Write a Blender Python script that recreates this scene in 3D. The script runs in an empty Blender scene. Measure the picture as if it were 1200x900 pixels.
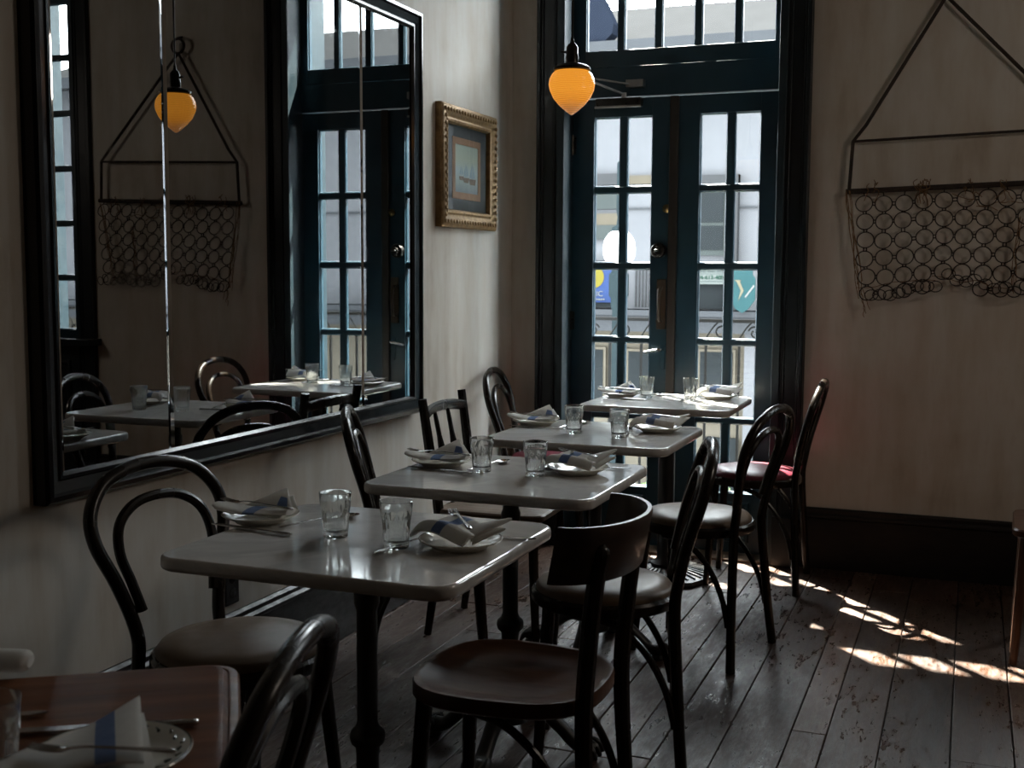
import bpy, math, random
from mathutils import Vector, Matrix
random.seed(7)
PI = math.pi
scene = bpy.context.scene
col = scene.collection
R = math.radians

# ------------------------------------------------------------------ materials
def new_mat(name):
    m = bpy.data.materials.new(name); m.use_nodes = True
    nt = m.node_tree; nt.nodes.clear()
    out = nt.nodes.new('ShaderNodeOutputMaterial')
    b = nt.nodes.new('ShaderNodeBsdfPrincipled')
    nt.links.new(b.outputs[0], out.inputs[0])
    return m, nt, b, out

def coords(nt, scale=(1, 1, 1), rot=(0, 0, 0), kind='Object'):
    tc = nt.nodes.new('ShaderNodeTexCoord'); mp = nt.nodes.new('ShaderNodeMapping')
    mp.inputs['Scale'].default_value = scale; mp.inputs['Rotation'].default_value = rot
    nt.links.new(tc.outputs[kind], mp.inputs['Vector'])
    return mp.outputs[0]

def noise(nt, vec, scale, detail=4, rough=.6, dist=0.0):
    n = nt.nodes.new('ShaderNodeTexNoise')
    n.inputs['Scale'].default_value = scale; n.inputs['Detail'].default_value = detail
    n.inputs['Roughness'].default_value = rough; n.inputs['Distortion'].default_value = dist
    nt.links.new(vec, n.inputs['Vector'])
    return n.outputs['Fac']

def ramp(nt, fac, stops):
    r = nt.nodes.new('ShaderNodeValToRGB')
    els = r.color_ramp.elements
    while len(els) < len(stops): els.new(.5)
    for e, (p, c) in zip(els, stops):
        e.position = p; e.color = (c[0], c[1], c[2], 1) if hasattr(c, '__len__') else (c, c, c, 1)
    nt.links.new(fac, r.inputs[0])
    return r.outputs[0]

def bump(nt, b, fac, strength, dist=.002):
    bn = nt.nodes.new('ShaderNodeBump'); bn.inputs['Strength'].default_value = strength
    bn.inputs['Distance'].default_value = dist
    nt.links.new(fac, bn.inputs['Height']); nt.links.new(bn.outputs[0], b.inputs['Normal'])

def varied(name, c1, c2, rough=.5, scale=8, stretch=(1, 1, 1), metallic=0, r2=None, bmp=0, spec=None, coat=0, kind='Object'):
    m, nt, b, out = new_mat(name)
    v = coords(nt, stretch, kind=kind)
    f = noise(nt, v, scale)
    nt.links.new(ramp(nt, f, [(.3, c1), (.7, c2)]), b.inputs['Base Color'])
    b.inputs['Metallic'].default_value = metallic
    if r2 is None: b.inputs['Roughness'].default_value = rough
    else:
        f2 = noise(nt, v, scale * 2.3)
        nt.links.new(ramp(nt, f2, [(.35, rough), (.65, r2)]), b.inputs['Roughness'])
    if bmp: bump(nt, b, noise(nt, v, scale * 4), bmp)
    if spec is not None: b.inputs['Specular IOR Level'].default_value = spec
    if coat: b.inputs['Coat Weight'].default_value = coat; b.inputs['Coat Roughness'].default_value = .12
    return m

M = {}
def plaster():
    m, nt, b, out = new_mat('limewashed_plaster')
    v = coords(nt)
    big = noise(nt, v, 1.3, 5, .62, .4)
    vs = coords(nt, (3.0, 3.0, .55))
    streak = noise(nt, vs, 3.2, 5, .6)
    mx = nt.nodes.new('ShaderNodeMath'); mx.operation = 'MULTIPLY_ADD'
    nt.links.new(streak, mx.inputs[0]); mx.inputs[1].default_value = .5
    half = nt.nodes.new('ShaderNodeMath'); half.operation = 'MULTIPLY'; half.inputs[1].default_value = .5
    nt.links.new(big, half.inputs[0]); nt.links.new(half.outputs[0], mx.inputs[2])
    nt.links.new(ramp(nt, mx.outputs[0], [(.3, (.44, .355, .275)), (.45, (.62, .56, .485)), (.58, (.70, .665, .61)), (.72, (.56, .475, .39))]), b.inputs['Base Color'])
    b.inputs['Roughness'].default_value = .62
    b.inputs['Specular IOR Level'].default_value = .3
    bump(nt, b, noise(nt, v, 22, 6, .7), .12, .004)
    return m
M['plaster'] = plaster()
M['ceiling'] = varied('ceiling_paint', (.26, .24, .21), (.32, .30, .265), .8, 2)

def floor_mat():
    m, nt, b, out = new_mat('worn_floorboards')
    grain = noise(nt, coords(nt, (16, .7, 1)), 5, 7, .68, .25)
    blot = noise(nt, coords(nt, (1.6, .6, 1)), 2.6, 5, .62, .2)
    at = nt.nodes.new('ShaderNodeAttribute'); at.attribute_name = 'tone'
    def madd(a, k, c):
        n = nt.nodes.new('ShaderNodeMath'); n.operation = 'MULTIPLY_ADD'; nt.links.new(a, n.inputs[0]); n.inputs[1].default_value = k
        if hasattr(c, 'links'): nt.links.new(c, n.inputs[2])
        else: n.inputs[2].default_value = c
        return n.outputs[0]
    f = madd(grain, .5, madd(blot, .4, madd(at.outputs['Fac'], .30, -.10)))
    nt.links.new(ramp(nt, f, [(.28, (.012, .006, .004)), (.46, (.042, .021, .013)), (.62, (.075, .040, .026)), (.8, (.15, .095, .065))]), b.inputs['Base Color'])
    flake = noise(nt, coords(nt, (4.5, 1.1, 1)), 8, 8, .75, .2)
    nt.links.new(ramp(nt, madd(flake, 1.0, madd(blot, .5, -.25)), [(.40, .58), (.52, .42), (.62, .24)]), b.inputs['Roughness'])
    bump(nt, b, noise(nt, coords(nt, (9, 1, 1)), 9, 8, .75, .2), .45, .003)
    b.inputs['Specular IOR Level'].default_value = .5
    return m
M['floor'] = floor_mat()
M['gap'] = varied('floor_gap_dirt', (.006, .005, .004), (.012, .009, .007), .9)
M['teal'] = varied('teal_door_paint', (.012, .037, .056), (.018, .052, .076), .3, 5, r2=.45, bmp=.05)
M['teal_jamb'] = varied('dark_teal_jamb_paint', (.008, .019, .026), (.014, .029, .038), .4, 6, r2=.55, bmp=.1)
M['teal_black'] = varied('near_black_trim_paint', (.006, .009, .012), (.012, .017, .021), .28, 5, r2=.42, bmp=.12)
M['black_gloss'] = varied('black_gloss_paint', (.004, .004, .005), (.007, .007, .009), .16, 6, r2=.24, bmp=.06, spec=.4)
M['baseboard'] = varied('worn_black_baseboard', (.005, .005, .006), (.014, .010, .009), .3, 9, (1, 1, 3), r2=.55, bmp=.5)
M['astragal'] = varied('dark_brown_astragal', (.022, .016, .012), (.035, .026, .02), .45, 6)
M['bentwood'] = varied('dark_stained_beech', (.007, .0045, .0035), (.014, .009, .006), .2, 7, (1, 1, .25), r2=.3, spec=.4)
M['brownwood'] = varied('brown_stained_wood', (.05, .022, .011), (.105, .048, .024), .34, 6, (6, 1, 1), r2=.45)
M['seatwood'] = varied('walnut_seat_wood', (.045, .017, .008), (.085, .034, .016), .28, 5, (1, 7, 1), r2=.36, spec=.3)
M['panelwood'] = varied('dark_walnut_panel', (.022, .011, .007), (.05, .026, .015), .3, 5, (1, 1, 6), r2=.4, coat=.3)
M['tan_wood_seat'] = varied('pale_worn_seat_wood', (.12, .075, .048), (.2, .13, .085), .35, 5, (1, 6, 1), r2=.5)
M['taupe'] = varied('taupe_vinyl', (.115, .075, .047), (.145, .096, .06), .36, 12, r2=.44, bmp=.05, spec=.3)
M['burgundy'] = varied('burgundy_vinyl', (.10, .012, .022), (.14, .018, .03), .34, 12, r2=.42, bmp=.05, spec=.35)
M['iron'] = varied('black_cast_iron', (.006, .006, .007), (.014, .013, .013), .35, 10, r2=.5, bmp=.15)

def marble():
    m, nt, b, out = new_mat('grey_white_marble')
    v = coords(nt)
    a = noise(nt, v, 2.5, 7, .6, 1.6)
    nt.links.new(ramp(nt, a, [(.3, (.52, .505, .485)), (.48, (.70, .685, .66)), (.55, (.58, .57, .55)), (.72, (.74, .725, .70))]), b.inputs['Base Color'])
    f2 = noise(nt, v, 9, 4)
    nt.links.new(ramp(nt, f2, [(.35, .045), (.65, .085)]), b.inputs['Roughness'])
    b.inputs['IOR'].default_value = 1.95
    return m
M['marble'] = marble()
M['china'] = varied('white_china', (.72, .69, .62), (.78, .75, .68), .12, 5)
M['china_line'] = varied('dark_rim_line', (.05, .06, .05), (.10, .11, .09), .15, 60)
def linen(name, c1, c2):
    m, nt, b, out = new_mat(name)
    v = coords(nt); cr = ramp(nt, noise(nt, v, 60), [(.3, c1), (.7, c2)])
    nt.links.new(cr, b.inputs['Base Color']); b.inputs['Roughness'].default_value = .85; b.inputs['Specular IOR Level'].default_value = .2
    bump(nt, b, noise(nt, v, 240), .2)
    t = nt.nodes.new('ShaderNodeBsdfTranslucent'); nt.links.new(cr, t.inputs['Color'])
    mx = nt.nodes.new('ShaderNodeMixShader'); mx.inputs[0].default_value = .38     # woven cloth lets light through
    nt.links.new(b.outputs[0], mx.inputs[1]); nt.links.new(t.outputs[0], mx.inputs[2]); nt.links.new(mx.outputs[0], out.inputs[0])
    return m
M['linen'] = linen('white_linen', (.80, .785, .75), (.86, .845, .81))
M['linen_blue'] = linen('blue_woven_stripe', (.19, .27, .47), (.25, .33, .53))
M['steel'] = varied('polished_cutlery_steel', (.5, .5, .5), (.62, .61, .6), .14, 20, metallic=1, r2=.24)
M['dark_steel'] = varied('dark_hardware', (.025, .023, .021), (.06, .055, .05), .25, 15, metallic=.9, r2=.4)
M['pewter'] = varied('brushed_closer_steel', (.30, .29, .28), (.42, .41, .40), .3, 15, metallic=.9, r2=.45)
M['brass'] = varied('aged_brass', (.20, .13, .05), (.34, .24, .10), .3, 12, metallic=1, r2=.45)
M['bronze'] = varied('brown_bronze_plate', (.06, .04, .027), (.10, .065, .042), .45, 12, (1, 1, .3), metallic=.4)
M['iron_rust'] = varied('rusty_iron', (.018, .013, .011), (.05, .032, .022), .7, 20, metallic=.3, bmp=.3)
M['twine'] = varied('old_twine', (.16, .085, .035), (.26, .15, .07), .9, 80)
M['gilt'] = varied('antique_gilt', (.15, .085, .03), (.30, .185, .075), .42, 40, metallic=.45, r2=.55, bmp=.6)
M['mat_board'] = varied('charcoal_mat_board', (.028, .028, .034), (.04, .04, .048), .5, 10)
M['inner_mat'] = varied('terracotta_inner_mat', (.30, .15, .09), (.38, .20, .12), .7, 20)
M['outlet'] = varied('black_outlet_plastic', (.008, .008, .008), (.014, .014, .014), .4, 10)
M['woodtop'] = varied('mahogany_table_top', (.085, .030, .012), (.19, .072, .030), .34, 3.2, (1, 9, 1), r2=.44, spec=.16)

def glass_mat(name, rough=0.0, tint=(1, 1, 1), clear=.0):
    m, nt, b, out = new_mat(name); nt.nodes.remove(b)
    g = nt.nodes.new('ShaderNodeBsdfGlass'); g.inputs['IOR'].default_value = 1.5
    g.inputs['Roughness'].default_value = rough; g.inputs['Color'].default_value = (*tint, 1)
    t = nt.nodes.new('ShaderNodeBsdfTransparent'); mx = nt.nodes.new('ShaderNodeMixShader')
    n = noise(nt, coords(nt), 30)
    nt.links.new(ramp(nt, n, [(0, max(clear - .03, 0)), (1, clear + .03)]), mx.inputs[0])
    nt.links.new(g.outputs[0], mx.inputs[1]); nt.links.new(t.outputs[0], mx.inputs[2])
    nt.links.new(mx.outputs[0], out.inputs[0])
    return m
M['tumbler'] = glass_mat('tumbler_glass', 0, (.99, 1, .995), .12)

def pane_mat():   # thin window glass: clear, with a fresnel sheen and a slight wave
    m, nt, b, out = new_mat('old_window_glass'); nt.nodes.remove(b)
    t = nt.nodes.new('ShaderNodeBsdfTransparent'); t.inputs[0].default_value = (.96, .98, .97, 1)
    g = nt.nodes.new('ShaderNodeBsdfGlossy'); g.inputs['Roughness'].default_value = .02
    fr = nt.nodes.new('ShaderNodeFresnel'); fr.inputs['IOR'].default_value = 1.35
    bn = nt.nodes.new('ShaderNodeBump'); bn.inputs['Strength'].default_value = .08
    nt.links.new(noise(nt, coords(nt), 5), bn.inputs['Height'])
    nt.links.new(bn.outputs[0], g.inputs['Normal'])
    mx = nt.nodes.new('ShaderNodeMixShader')
    ge = nt.nodes.new('ShaderNodeNewGeometry'); fm = nt.nodes.new('ShaderNodeMath'); fm.operation = 'MULTIPLY'   # sheen on the outer face of either side only
    iv = nt.nodes.new('ShaderNodeMath'); iv.operation = 'SUBTRACT'; iv.inputs[0].default_value = 1
    nt.links.new(ge.outputs['Backfacing'], iv.inputs[1]); nt.links.new(fr.outputs[0], fm.inputs[0]); nt.links.new(iv.outputs[0], fm.inputs[1])
    nt.links.new(fm.outputs[0], mx.inputs[0]); nt.links.new(t.outputs[0], mx.inputs[1]); nt.links.new(g.outputs[0], mx.inputs[2])
    nt.links.new(mx.outputs[0], out.inputs[0])
    return m
M['pane'] = pane_mat()

def mirror_mat():
    m, nt, b, out = new_mat('antique_mirror')
    v = coords(nt)
    cl = noise(nt, v, 2.2, 6, .7, .6)
    nt.links.new(ramp(nt, cl, [(.3, (.30, .31, .315)), (.7, (.37, .38, .385))]), b.inputs['Base Color'])
    b.inputs['Metallic'].default_value = 1
    nt.links.new(ramp(nt, noise(nt, coords(nt, (1, 1.6, .7)), 3.5, 7, .75, 1.2), [(.45, .0), (.8, .05)]), b.inputs['Roughness'])
    return m
M['mirror'] = mirror_mat()
def bevel_mat():
    m, nt, b, out = new_mat('bevelled_mirror_edge')
    nt.links.new(ramp(nt, noise(nt, coords(nt), 8), [(.3, (.62, .64, .66)), (.7, (.72, .74, .76))]), b.inputs['Base Color'])
    b.inputs['Metallic'].default_value = 1; b.inputs['Roughness'].default_value = .03
    return m
M['mirror_bevel'] = bevel_mat()

def amber():
    m, nt, b, out = new_mat('ribbed_amber_glass')
    v = coords(nt)
    w = nt.nodes.new('ShaderNodeTexWave'); w.bands_direction = 'Z'; w.inputs['Scale'].default_value = 55
    nt.links.new(v, w.inputs['Vector'])
    sep = nt.nodes.new('ShaderNodeSeparateXYZ'); nt.links.new(v, sep.inputs[0])
    # the bulb sits high in the shade: the glass glows most around it, least at the tip
    mr = nt.nodes.new('ShaderNodeMapRange'); mr.inputs[1].default_value = -.075; mr.inputs[2].default_value = .03
    nt.links.new(sep.outputs[2], mr.inputs[0])
    nt.links.new(ramp(nt, mr.outputs[0], [(0, (.36, .17, .085)), (.28, (.52, .20, .05)), (.5, (.85, .30, .03)), (.8, (1, .37, .035))]), b.inputs['Emission Color'])
    mul = nt.nodes.new('ShaderNodeMath'); mul.operation = 'MULTIPLY_ADD'; mul.inputs[1].default_value = .34; mul.inputs[2].default_value = .60
    nt.links.new(w.outputs['Fac'], mul.inputs[0]); nt.links.new(mul.outputs[0], b.inputs['Emission Strength'])
    b.inputs['Base Color'].default_value = (.35, .13, .03, 1); b.inputs['Roughness'].default_value = .15
    bump(nt, b, w.outputs['Fac'], .4, .002)
    return m
M['amber'] = amber()

# outside
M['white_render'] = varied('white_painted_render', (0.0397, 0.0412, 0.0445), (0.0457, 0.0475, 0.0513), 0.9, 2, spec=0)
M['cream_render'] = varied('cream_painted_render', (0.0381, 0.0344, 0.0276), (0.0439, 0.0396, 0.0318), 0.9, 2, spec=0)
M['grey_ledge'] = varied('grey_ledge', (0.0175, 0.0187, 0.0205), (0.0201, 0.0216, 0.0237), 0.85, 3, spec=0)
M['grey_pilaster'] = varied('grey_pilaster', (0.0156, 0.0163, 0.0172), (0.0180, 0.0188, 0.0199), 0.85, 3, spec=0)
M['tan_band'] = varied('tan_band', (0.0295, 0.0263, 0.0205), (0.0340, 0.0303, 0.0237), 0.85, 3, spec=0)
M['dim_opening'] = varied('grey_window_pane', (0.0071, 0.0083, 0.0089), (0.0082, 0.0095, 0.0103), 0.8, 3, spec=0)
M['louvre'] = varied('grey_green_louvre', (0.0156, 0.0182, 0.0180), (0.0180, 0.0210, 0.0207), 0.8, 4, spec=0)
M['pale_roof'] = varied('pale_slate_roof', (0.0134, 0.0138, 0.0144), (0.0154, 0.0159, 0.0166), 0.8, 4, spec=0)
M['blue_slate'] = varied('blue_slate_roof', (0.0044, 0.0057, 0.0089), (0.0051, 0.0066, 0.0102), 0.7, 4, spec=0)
M['lamp_iron'] = varied('blue_grey_lamp_iron', (0.0077, 0.0110, 0.0122), (0.0088, 0.0127, 0.0140), 0.6, 8, spec=0)
M['globe'] = varied('milk_glass_globe', (.86, .87, .88), (.92, .93, .94), .25, 5, spec=.05)
M['banner_blue'] = varied('banner_blue', (0.0093, 0.0151, 0.0373), (0.0107, 0.0174, 0.0430), 0.8, 5, spec=0)
M['banner_yellow'] = varied('banner_yellow', (0.0429, 0.0373, 0.0083), (0.0494, 0.0430, 0.0095), 0.8, 5, spec=0)
M['sign_white'] = varied('sign_white', (0.0381, 0.0429, 0.0412), (0.0439, 0.0494, 0.0475), 0.7, 5, spec=0)
M['sign_green'] = varied('sign_green', (0.0055, 0.0168, 0.0118), (0.0063, 0.0193, 0.0136), 0.7, 5, spec=0)
M['sign_grey'] = varied('sign_grey', (0.0134, 0.0175, 0.0175), (0.0154, 0.0201, 0.0201), 0.7, 5, spec=0)
M['teal_sign'] = varied('teal_sign', (0.0083, 0.0200, 0.0216), (0.0095, 0.0231, 0.0249), 0.7, 5, spec=0)
M['cream_letter'] = varied('cream_letter', (0.0429, 0.0389, 0.0282), (0.0494, 0.0448, 0.0325), 0.7, 5, spec=0)
M['letter_white'] = varied('letter_white', (0.0462, 0.0480, 0.0480), (0.0533, 0.0553, 0.0553), 0.7, 5, spec=0)
M['paving'] = varied('pale_paving', (.22, .215, .2), (.28, .275, .26), .85, 4, spec=.05)
M['asphalt'] = varied('asphalt', (.16, .16, .16), (.22, .22, .22), .9, 6, spec=.05)
M['rail_iron'] = varied('balcony_iron', (0.0096, 0.0103, 0.0110), (0.0111, 0.0119, 0.0127), 0.7, 10, spec=0)
M['leaf'] = varied('street_plant_leaf', (.06, .13, .04), (.14, .22, .08), .6, 12, spec=.05)
M['yellow_paint'] = varied('pale_yellow_paint', (0.0404, 0.0366, 0.0180), (0.0466, 0.0421, 0.0207), 0.8, 5, spec=0)

def painting_mat():
    m, nt, b, out = new_mat('marine_watercolour')
    v = coords(nt)
    sep = nt.nodes.new('ShaderNodeSeparateXYZ'); nt.links.new(v, sep.inputs[0])
    mr = nt.nodes.new('ShaderNodeMapRange'); mr.inputs[1].default_value = -.10; mr.inputs[2].default_value = .10
    nt.links.new(sep.outputs[2], mr.inputs[0])
    ad = nt.nodes.new('ShaderNodeMath'); ad.operation = 'MULTIPLY_ADD'; ad.inputs[1].default_value = .25
    nt.links.new(noise(nt, v, 25, 5), ad.inputs[0])
    sb = nt.nodes.new('ShaderNodeMath'); sb.operation = 'SUBTRACT'; sb.inputs[1].default_value = .125
    nt.links.new(mr.outputs[0], sb.inputs[0]); nt.links.new(sb.outputs[0], ad.inputs[2])
    nt.links.new(ramp(nt, ad.outputs[0], [(.0, (.22, .25, .28)), (.25, (.38, .40, .40)), (.45, (.42, .47, .52)), (.7, (.46, .48, .40)), (1, (.40, .45, .42))]), b.inputs['Base Color'])
    b.inputs['Roughness'].default_value = .5
    return m
M['painting'] = painting_mat()
M['ship'] = varied('painted_ship_hull', (.16, .10, .07), (.26, .17, .13), .6, 40)
M['sail'] = varied('painted_sail', (.26, .34, .44), (.36, .43, .50), .6, 40)

# ------------------------------------------------------------------ geometry helpers
def catmull(pts, sub=6, closed=False):
    P = [Vector(p) for p in pts]; n = len(P); out = []
    rng = range(n) if closed else range(n - 1)
    for i in rng:
        p1, p2 = P[i], P[(i + 1) % n]
        p0 = P[(i - 1) % n] if (closed or i > 0) else p1 * 2 - p2
        p3 = P[(i + 2) % n] if (closed or i + 2 < n) else p2 * 2 - p1
        for k in range(sub):
            t = k / sub
            out.append(.5 * ((2 * p1) + (-p0 + p2) * t + (2 * p0 - 5 * p1 + 4 * p2 - p3) * t * t + (-p0 + 3 * p1 - 3 * p2 + p3) * t ** 3))
    if not closed: out.append(P[-1].copy())
    return out

class G:
    def __init__(s): s.v = []; s.f = []; s.m = []; s.tone = {}
    def add(s, verts, faces, m=0):
        o = len(s.v); s.v += [tuple(v) for v in verts]
        for f in faces: s.f.append(tuple(i + o for i in f)); s.m.append(m)
        return s
    def box(s, x0, x1, y0, y1, z0, z1, m=0):
        v = [(x, y, z) for x in (x0, x1) for y in (y0, y1) for z in (z0, z1)]
        return s.add(v, [(0, 1, 3, 2), (4, 6, 7, 5), (0, 4, 5, 1), (2, 3, 7, 6), (0, 2, 6, 4), (1, 5, 7, 3)], m)
    def obox(s, c, size, mat=None, m=0):
        g = G().box(-size[0] / 2, size[0] / 2, -size[1] / 2, size[1] / 2, -size[2] / 2, size[2] / 2)
        mt = Matrix.Translation(c) @ (mat.to_4x4() if mat else Matrix())
        return s.add([mt @ Vector(v) for v in g.v], g.f, m)
    def bar(s, a, b, w, d, m=0, up=(0, 0, 1)):
        a, b = Vector(a), Vector(b); t = (b - a); L = t.length; t.normalize()
        u = Vector(up)
        if abs(t.dot(u)) > .97: u = Vector((1, 0, 0))
        x = t.cross(u).normalized(); y = x.cross(t)
        mt = Matrix((x, t, y)).transposed()
        return s.obox((a + b) / 2, (w, L, d), mt, m)
    def tube(s, pts, r, n=10, sub=0, closed=False, m=0, squash=1.0, up=None):
        P = catmull(pts, sub, closed) if sub else [Vector(p) for p in pts]
        N = len(P)
        if not hasattr(r, '__len__'): rr = [r] * N
        else:
            rr = []
            for i in range(N):
                u = i / max(N - 1, 1) * (len(r) - 1); k = min(int(u), len(r) - 2); rr.append(r[k] + (r[k + 1] - r[k]) * (u - k))
        T = []
        for i in range(N):
            a = P[(i - 1) % N] if (closed or i > 0) else P[i]; b = P[(i + 1) % N] if (closed or i < N - 1) else P[i]
            T.append((b - a).normalized())
        u = Vector(up) if up else (Vector((0, 0, 1)) if abs(T[0].z) < .9 else Vector((1, 0, 0)))
        nrm = (u - T[0] * u.dot(T[0])).normalized()
        verts = []
        for i in range(N):
            if i:
                ax = T[i - 1].cross(T[i])
                if ax.length > 1e-7:
                    nrm = Matrix.Rotation(T[i - 1].angle(T[i]), 3, ax.normalized()) @ nrm
            nrm = (nrm - T[i] * nrm.dot(T[i])).normalized(); bn = T[i].cross(nrm)
            for k in range(n):
                a = 2 * PI * k / n
                verts.append(P[i] + (nrm * math.cos(a) * squash + bn * math.sin(a)) * rr[i])
        faces = []
        for i in range(N if closed else N - 1):
            j = (i + 1) % N
            for k in range(n):
                faces.append((i * n + k, i * n + (k + 1) % n, j * n + (k + 1) % n, j * n + k))
        if not closed:
            faces.append(tuple(range(n))[::-1]); faces.append(tuple((N - 1) * n + k for k in range(n)))
        return s.add(verts, faces, m)
    def lathe(s, prof, n=28, c=(0, 0, 0), m=0, mod=None, closed_prof=False, mats=None, sx=1, sy=1):
        verts = []; K = len(prof)
        for i, (r, z) in enumerate(prof):
            for k in range(n):
                a = 2 * PI * k / n; q = r * (mod(a, i) if mod else 1)
                verts.append((c[0] + q * math.cos(a) * sx, c[1] + q * math.sin(a) * sy, c[2] + z))
        o = len(s.v); s.v += verts
        for i in range(K if closed_prof else K - 1):
            j = (i + 1) % K
            for k in range(n):
                s.f.append((o + i * n + k, o + i * n + (k + 1) % n, o + j * n + (k + 1) % n, o + j * n + k)); s.m.append(mats[i] if mats else m)
        if not closed_prof:
            if prof[0][0] > 1e-6: s.f.append(tuple(o + k for k in range(n))[::-1]); s.m.append(mats[0] if mats else m)
            if prof[-1][0] > 1e-6: s.f.append(tuple(o + (K - 1) * n + k for k in range(n))); s.m.append(mats[-1] if mats else m)
        return s
    def slab(s, hx, hy, r, prof, m=0, cs=6, c=(0, 0, 0)):
        """rounded rectangle swept through prof = [(inset, z), ...] from bottom to top, closed both ends"""
        o = len(s.v); L = None
        for ins, z in prof:
            ring = []; q = max(r - ins, .002)
            for cx, cy, a0 in ((1, 1, 0), (-1, 1, 90), (-1, -1, 180), (1, -1, 270)):
                for k in range(cs + 1):
                    a = R(a0 + 90 * k / cs)
                    ring.append((c[0] + cx * (hx - r) + q * math.cos(a), c[1] + cy * (hy - r) + q * math.sin(a), c[2] + z))
            L = len(ring); s.v += ring
        K = len(prof)
        for i in range(K - 1):
            for k in range(L):
                s.f.append((o + i * L + k, o + i * L + (k + 1) % L, o + (i + 1) * L + (k + 1) % L, o + (i + 1) * L + k)); s.m.append(m)
        s.f.append(tuple(o + k for k in range(L))[::-1]); s.m.append(m)
        s.f.append(tuple(o + (K - 1) * L + k for k in range(L))); s.m.append(m)
        return s
    def framesweep(s, u0, u1, v0, v1, prof, to3d, m=0):
        """picture-frame moulding: prof = [(inward, out), ...]; to3d(u, v, out)"""
        o = len(s.v)
        for d, h in prof:
            for (u, v) in ((u0 + d, v0 + d), (u1 - d, v0 + d), (u1 - d, v1 - d), (u0 + d, v1 - d)): s.v.append(to3d(u, v, h))
        K = len(prof)
        for i in range(K):
            j = (i + 1) % K
            for k in range(4):
                s.f.append((o + i * 4 + k, o + i * 4 + (k + 1) % 4, o + j * 4 + (k + 1) % 4, o + j * 4 + k)); s.m.append(m)
        return s
    def prism(s, poly, y0, y1, m=0):
        n = len(poly)
        v = [(p[0], y0, p[1]) for p in poly] + [(p[0], y1, p[1]) for p in poly]
        f = [tuple(range(n)), tuple(range(n, 2 * n))[::-1]] + [(k, n + k, n + (k + 1) % n, (k + 1) % n) for k in range(n)]
        return s.add(v, f, m)
    def xform(s, mt): s.v = [tuple(mt @ Vector(v)) for v in s.v]; return s
    def build(s, name, mats, parent=None, smooth=True, angle=35, bevel=0, loc=None, rot=None):
        me = bpy.data.meshes.new(name); me.from_pydata(s.v, [], s.f)
        for mt in (mats if isinstance(mats, (list, tuple)) else [mats]): me.materials.append(mt)
        me.polygons.foreach_set('material_index', s.m)
        import bmesh
        bm = bmesh.new(); bm.from_mesh(me); bmesh.ops.recalc_face_normals(bm, faces=bm.faces); bm.to_mesh(me); bm.free()
        if smooth:
            me.polygons.foreach_set('use_smooth', [True] * len(me.polygons)); me.set_sharp_from_angle(angle=R(angle))
        if s.tone:
            at = me.attributes.new('tone', 'FLOAT', 'FACE')
            at.data.foreach_set('value', [s.tone.get(i, .5) for i in range(len(me.polygons))])
        me.update()
        o = bpy.data.objects.new(name, me); col.objects.link(o)
        if bevel:
            b = o.modifiers.new('edge', 'BEVEL'); b.width = bevel; b.segments = 2; b.limit_method = 'ANGLE'; b.angle_limit = R(50)
        if parent: o.parent = parent
        if loc: o.location = loc
        if rot: o.rotation_euler = rot
        return o

def tag(o, label=None, cat=None, group=None, kind=None):
    if label: o['label'] = label
    if cat: o['category'] = cat
    if group: o['group'] = group
    if kind: o['kind'] = kind
    return o
def thing(name, label, cat, loc=(0, 0, 0), rz=0, group=None):
    o = bpy.data.objects.new(name, None); col.objects.link(o); o.empty_display_size = .1
    o.location = loc; o.rotation_euler = (0, 0, rz)
    return tag(o, label, cat, group)
def struct(o): o['kind'] = 'structure'; return o

# ------------------------------------------------------------------ room
XL, YB = -2.02, 5.2          # faces of the mirror wall and of the door wall
XR, YF, ZC = 4.6, -3.2, 3.6
g = G(); x = XL - .1; i = 0
wid = [.14, .17, .16, .18, .15, .075, .165, .10, .14, .08, .15, .17, .09]
rnd = random.Random(3)
while x < XR + .1:
    w = wid[i % len(wid)] * rnd.uniform(.92, 1.1); i += 1
    y = YF - .1 - rnd.uniform(0, 1.5)
    while y < YB + .25:
        L = rnd.uniform(1.1, 3.2); y1 = min(y + L, YB + .25)
        a = len(g.f); dz = rnd.uniform(-.0025, .0)
        g.box(x + .0015, x + w - .0015, y + .0015, y1 - .0015, -.03, dz)
        t = rnd.random()
        for k in range(a, len(g.f)): g.tone[k] = t
        y = y1
    x += w
g.box(XL - .1, XR + .1, YF - .1, YB + .25, -.06, -.012, 1)
struct(g.build('floor', [M['floor'], M['gap']], bevel=.0025))

struct(G().box(XL - .15, XL, YF, YB + .3, -.05, ZC).build('wall_left', M['plaster']))
def wall_holes(y0, y1, xs0, xs1, holes, z0, z1):
    g = G(); x = xs0
    for (a, b, za, zb) in holes:
        g.box(x, a, y0, y1, z0, z1)
        if za > z0: g.box(a, b, y0, y1, z0, za)
        if zb < z1: g.box(a, b, y0, y1, zb, z1)
        x = b
    g.box(x, xs1, y0, y1, z0, z1); return g
DX0, DX1 = -1.775, -.775
struct(wall_holes(YB, YB + .32, XL - .15, XR, [(DX0, DX1, -.05, 3.05), (.56, .935, .86, 3.05)], -.05, ZC).build('wall_back', M['plaster']))
struct(G().box(XR, XR + .15, YF, YB + .3, -.05, ZC).build('wall_right', M['plaster']))
struct(G().box(XL - .15, XR + .15, YF - .15, YF, -.05, ZC).build('wall_front', M['panelwood']))
struct(G().box(XL - .15, XR + .15, YF - .15, YB + .32, ZC, ZC + .12).build('ceiling', M['ceiling']))

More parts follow.
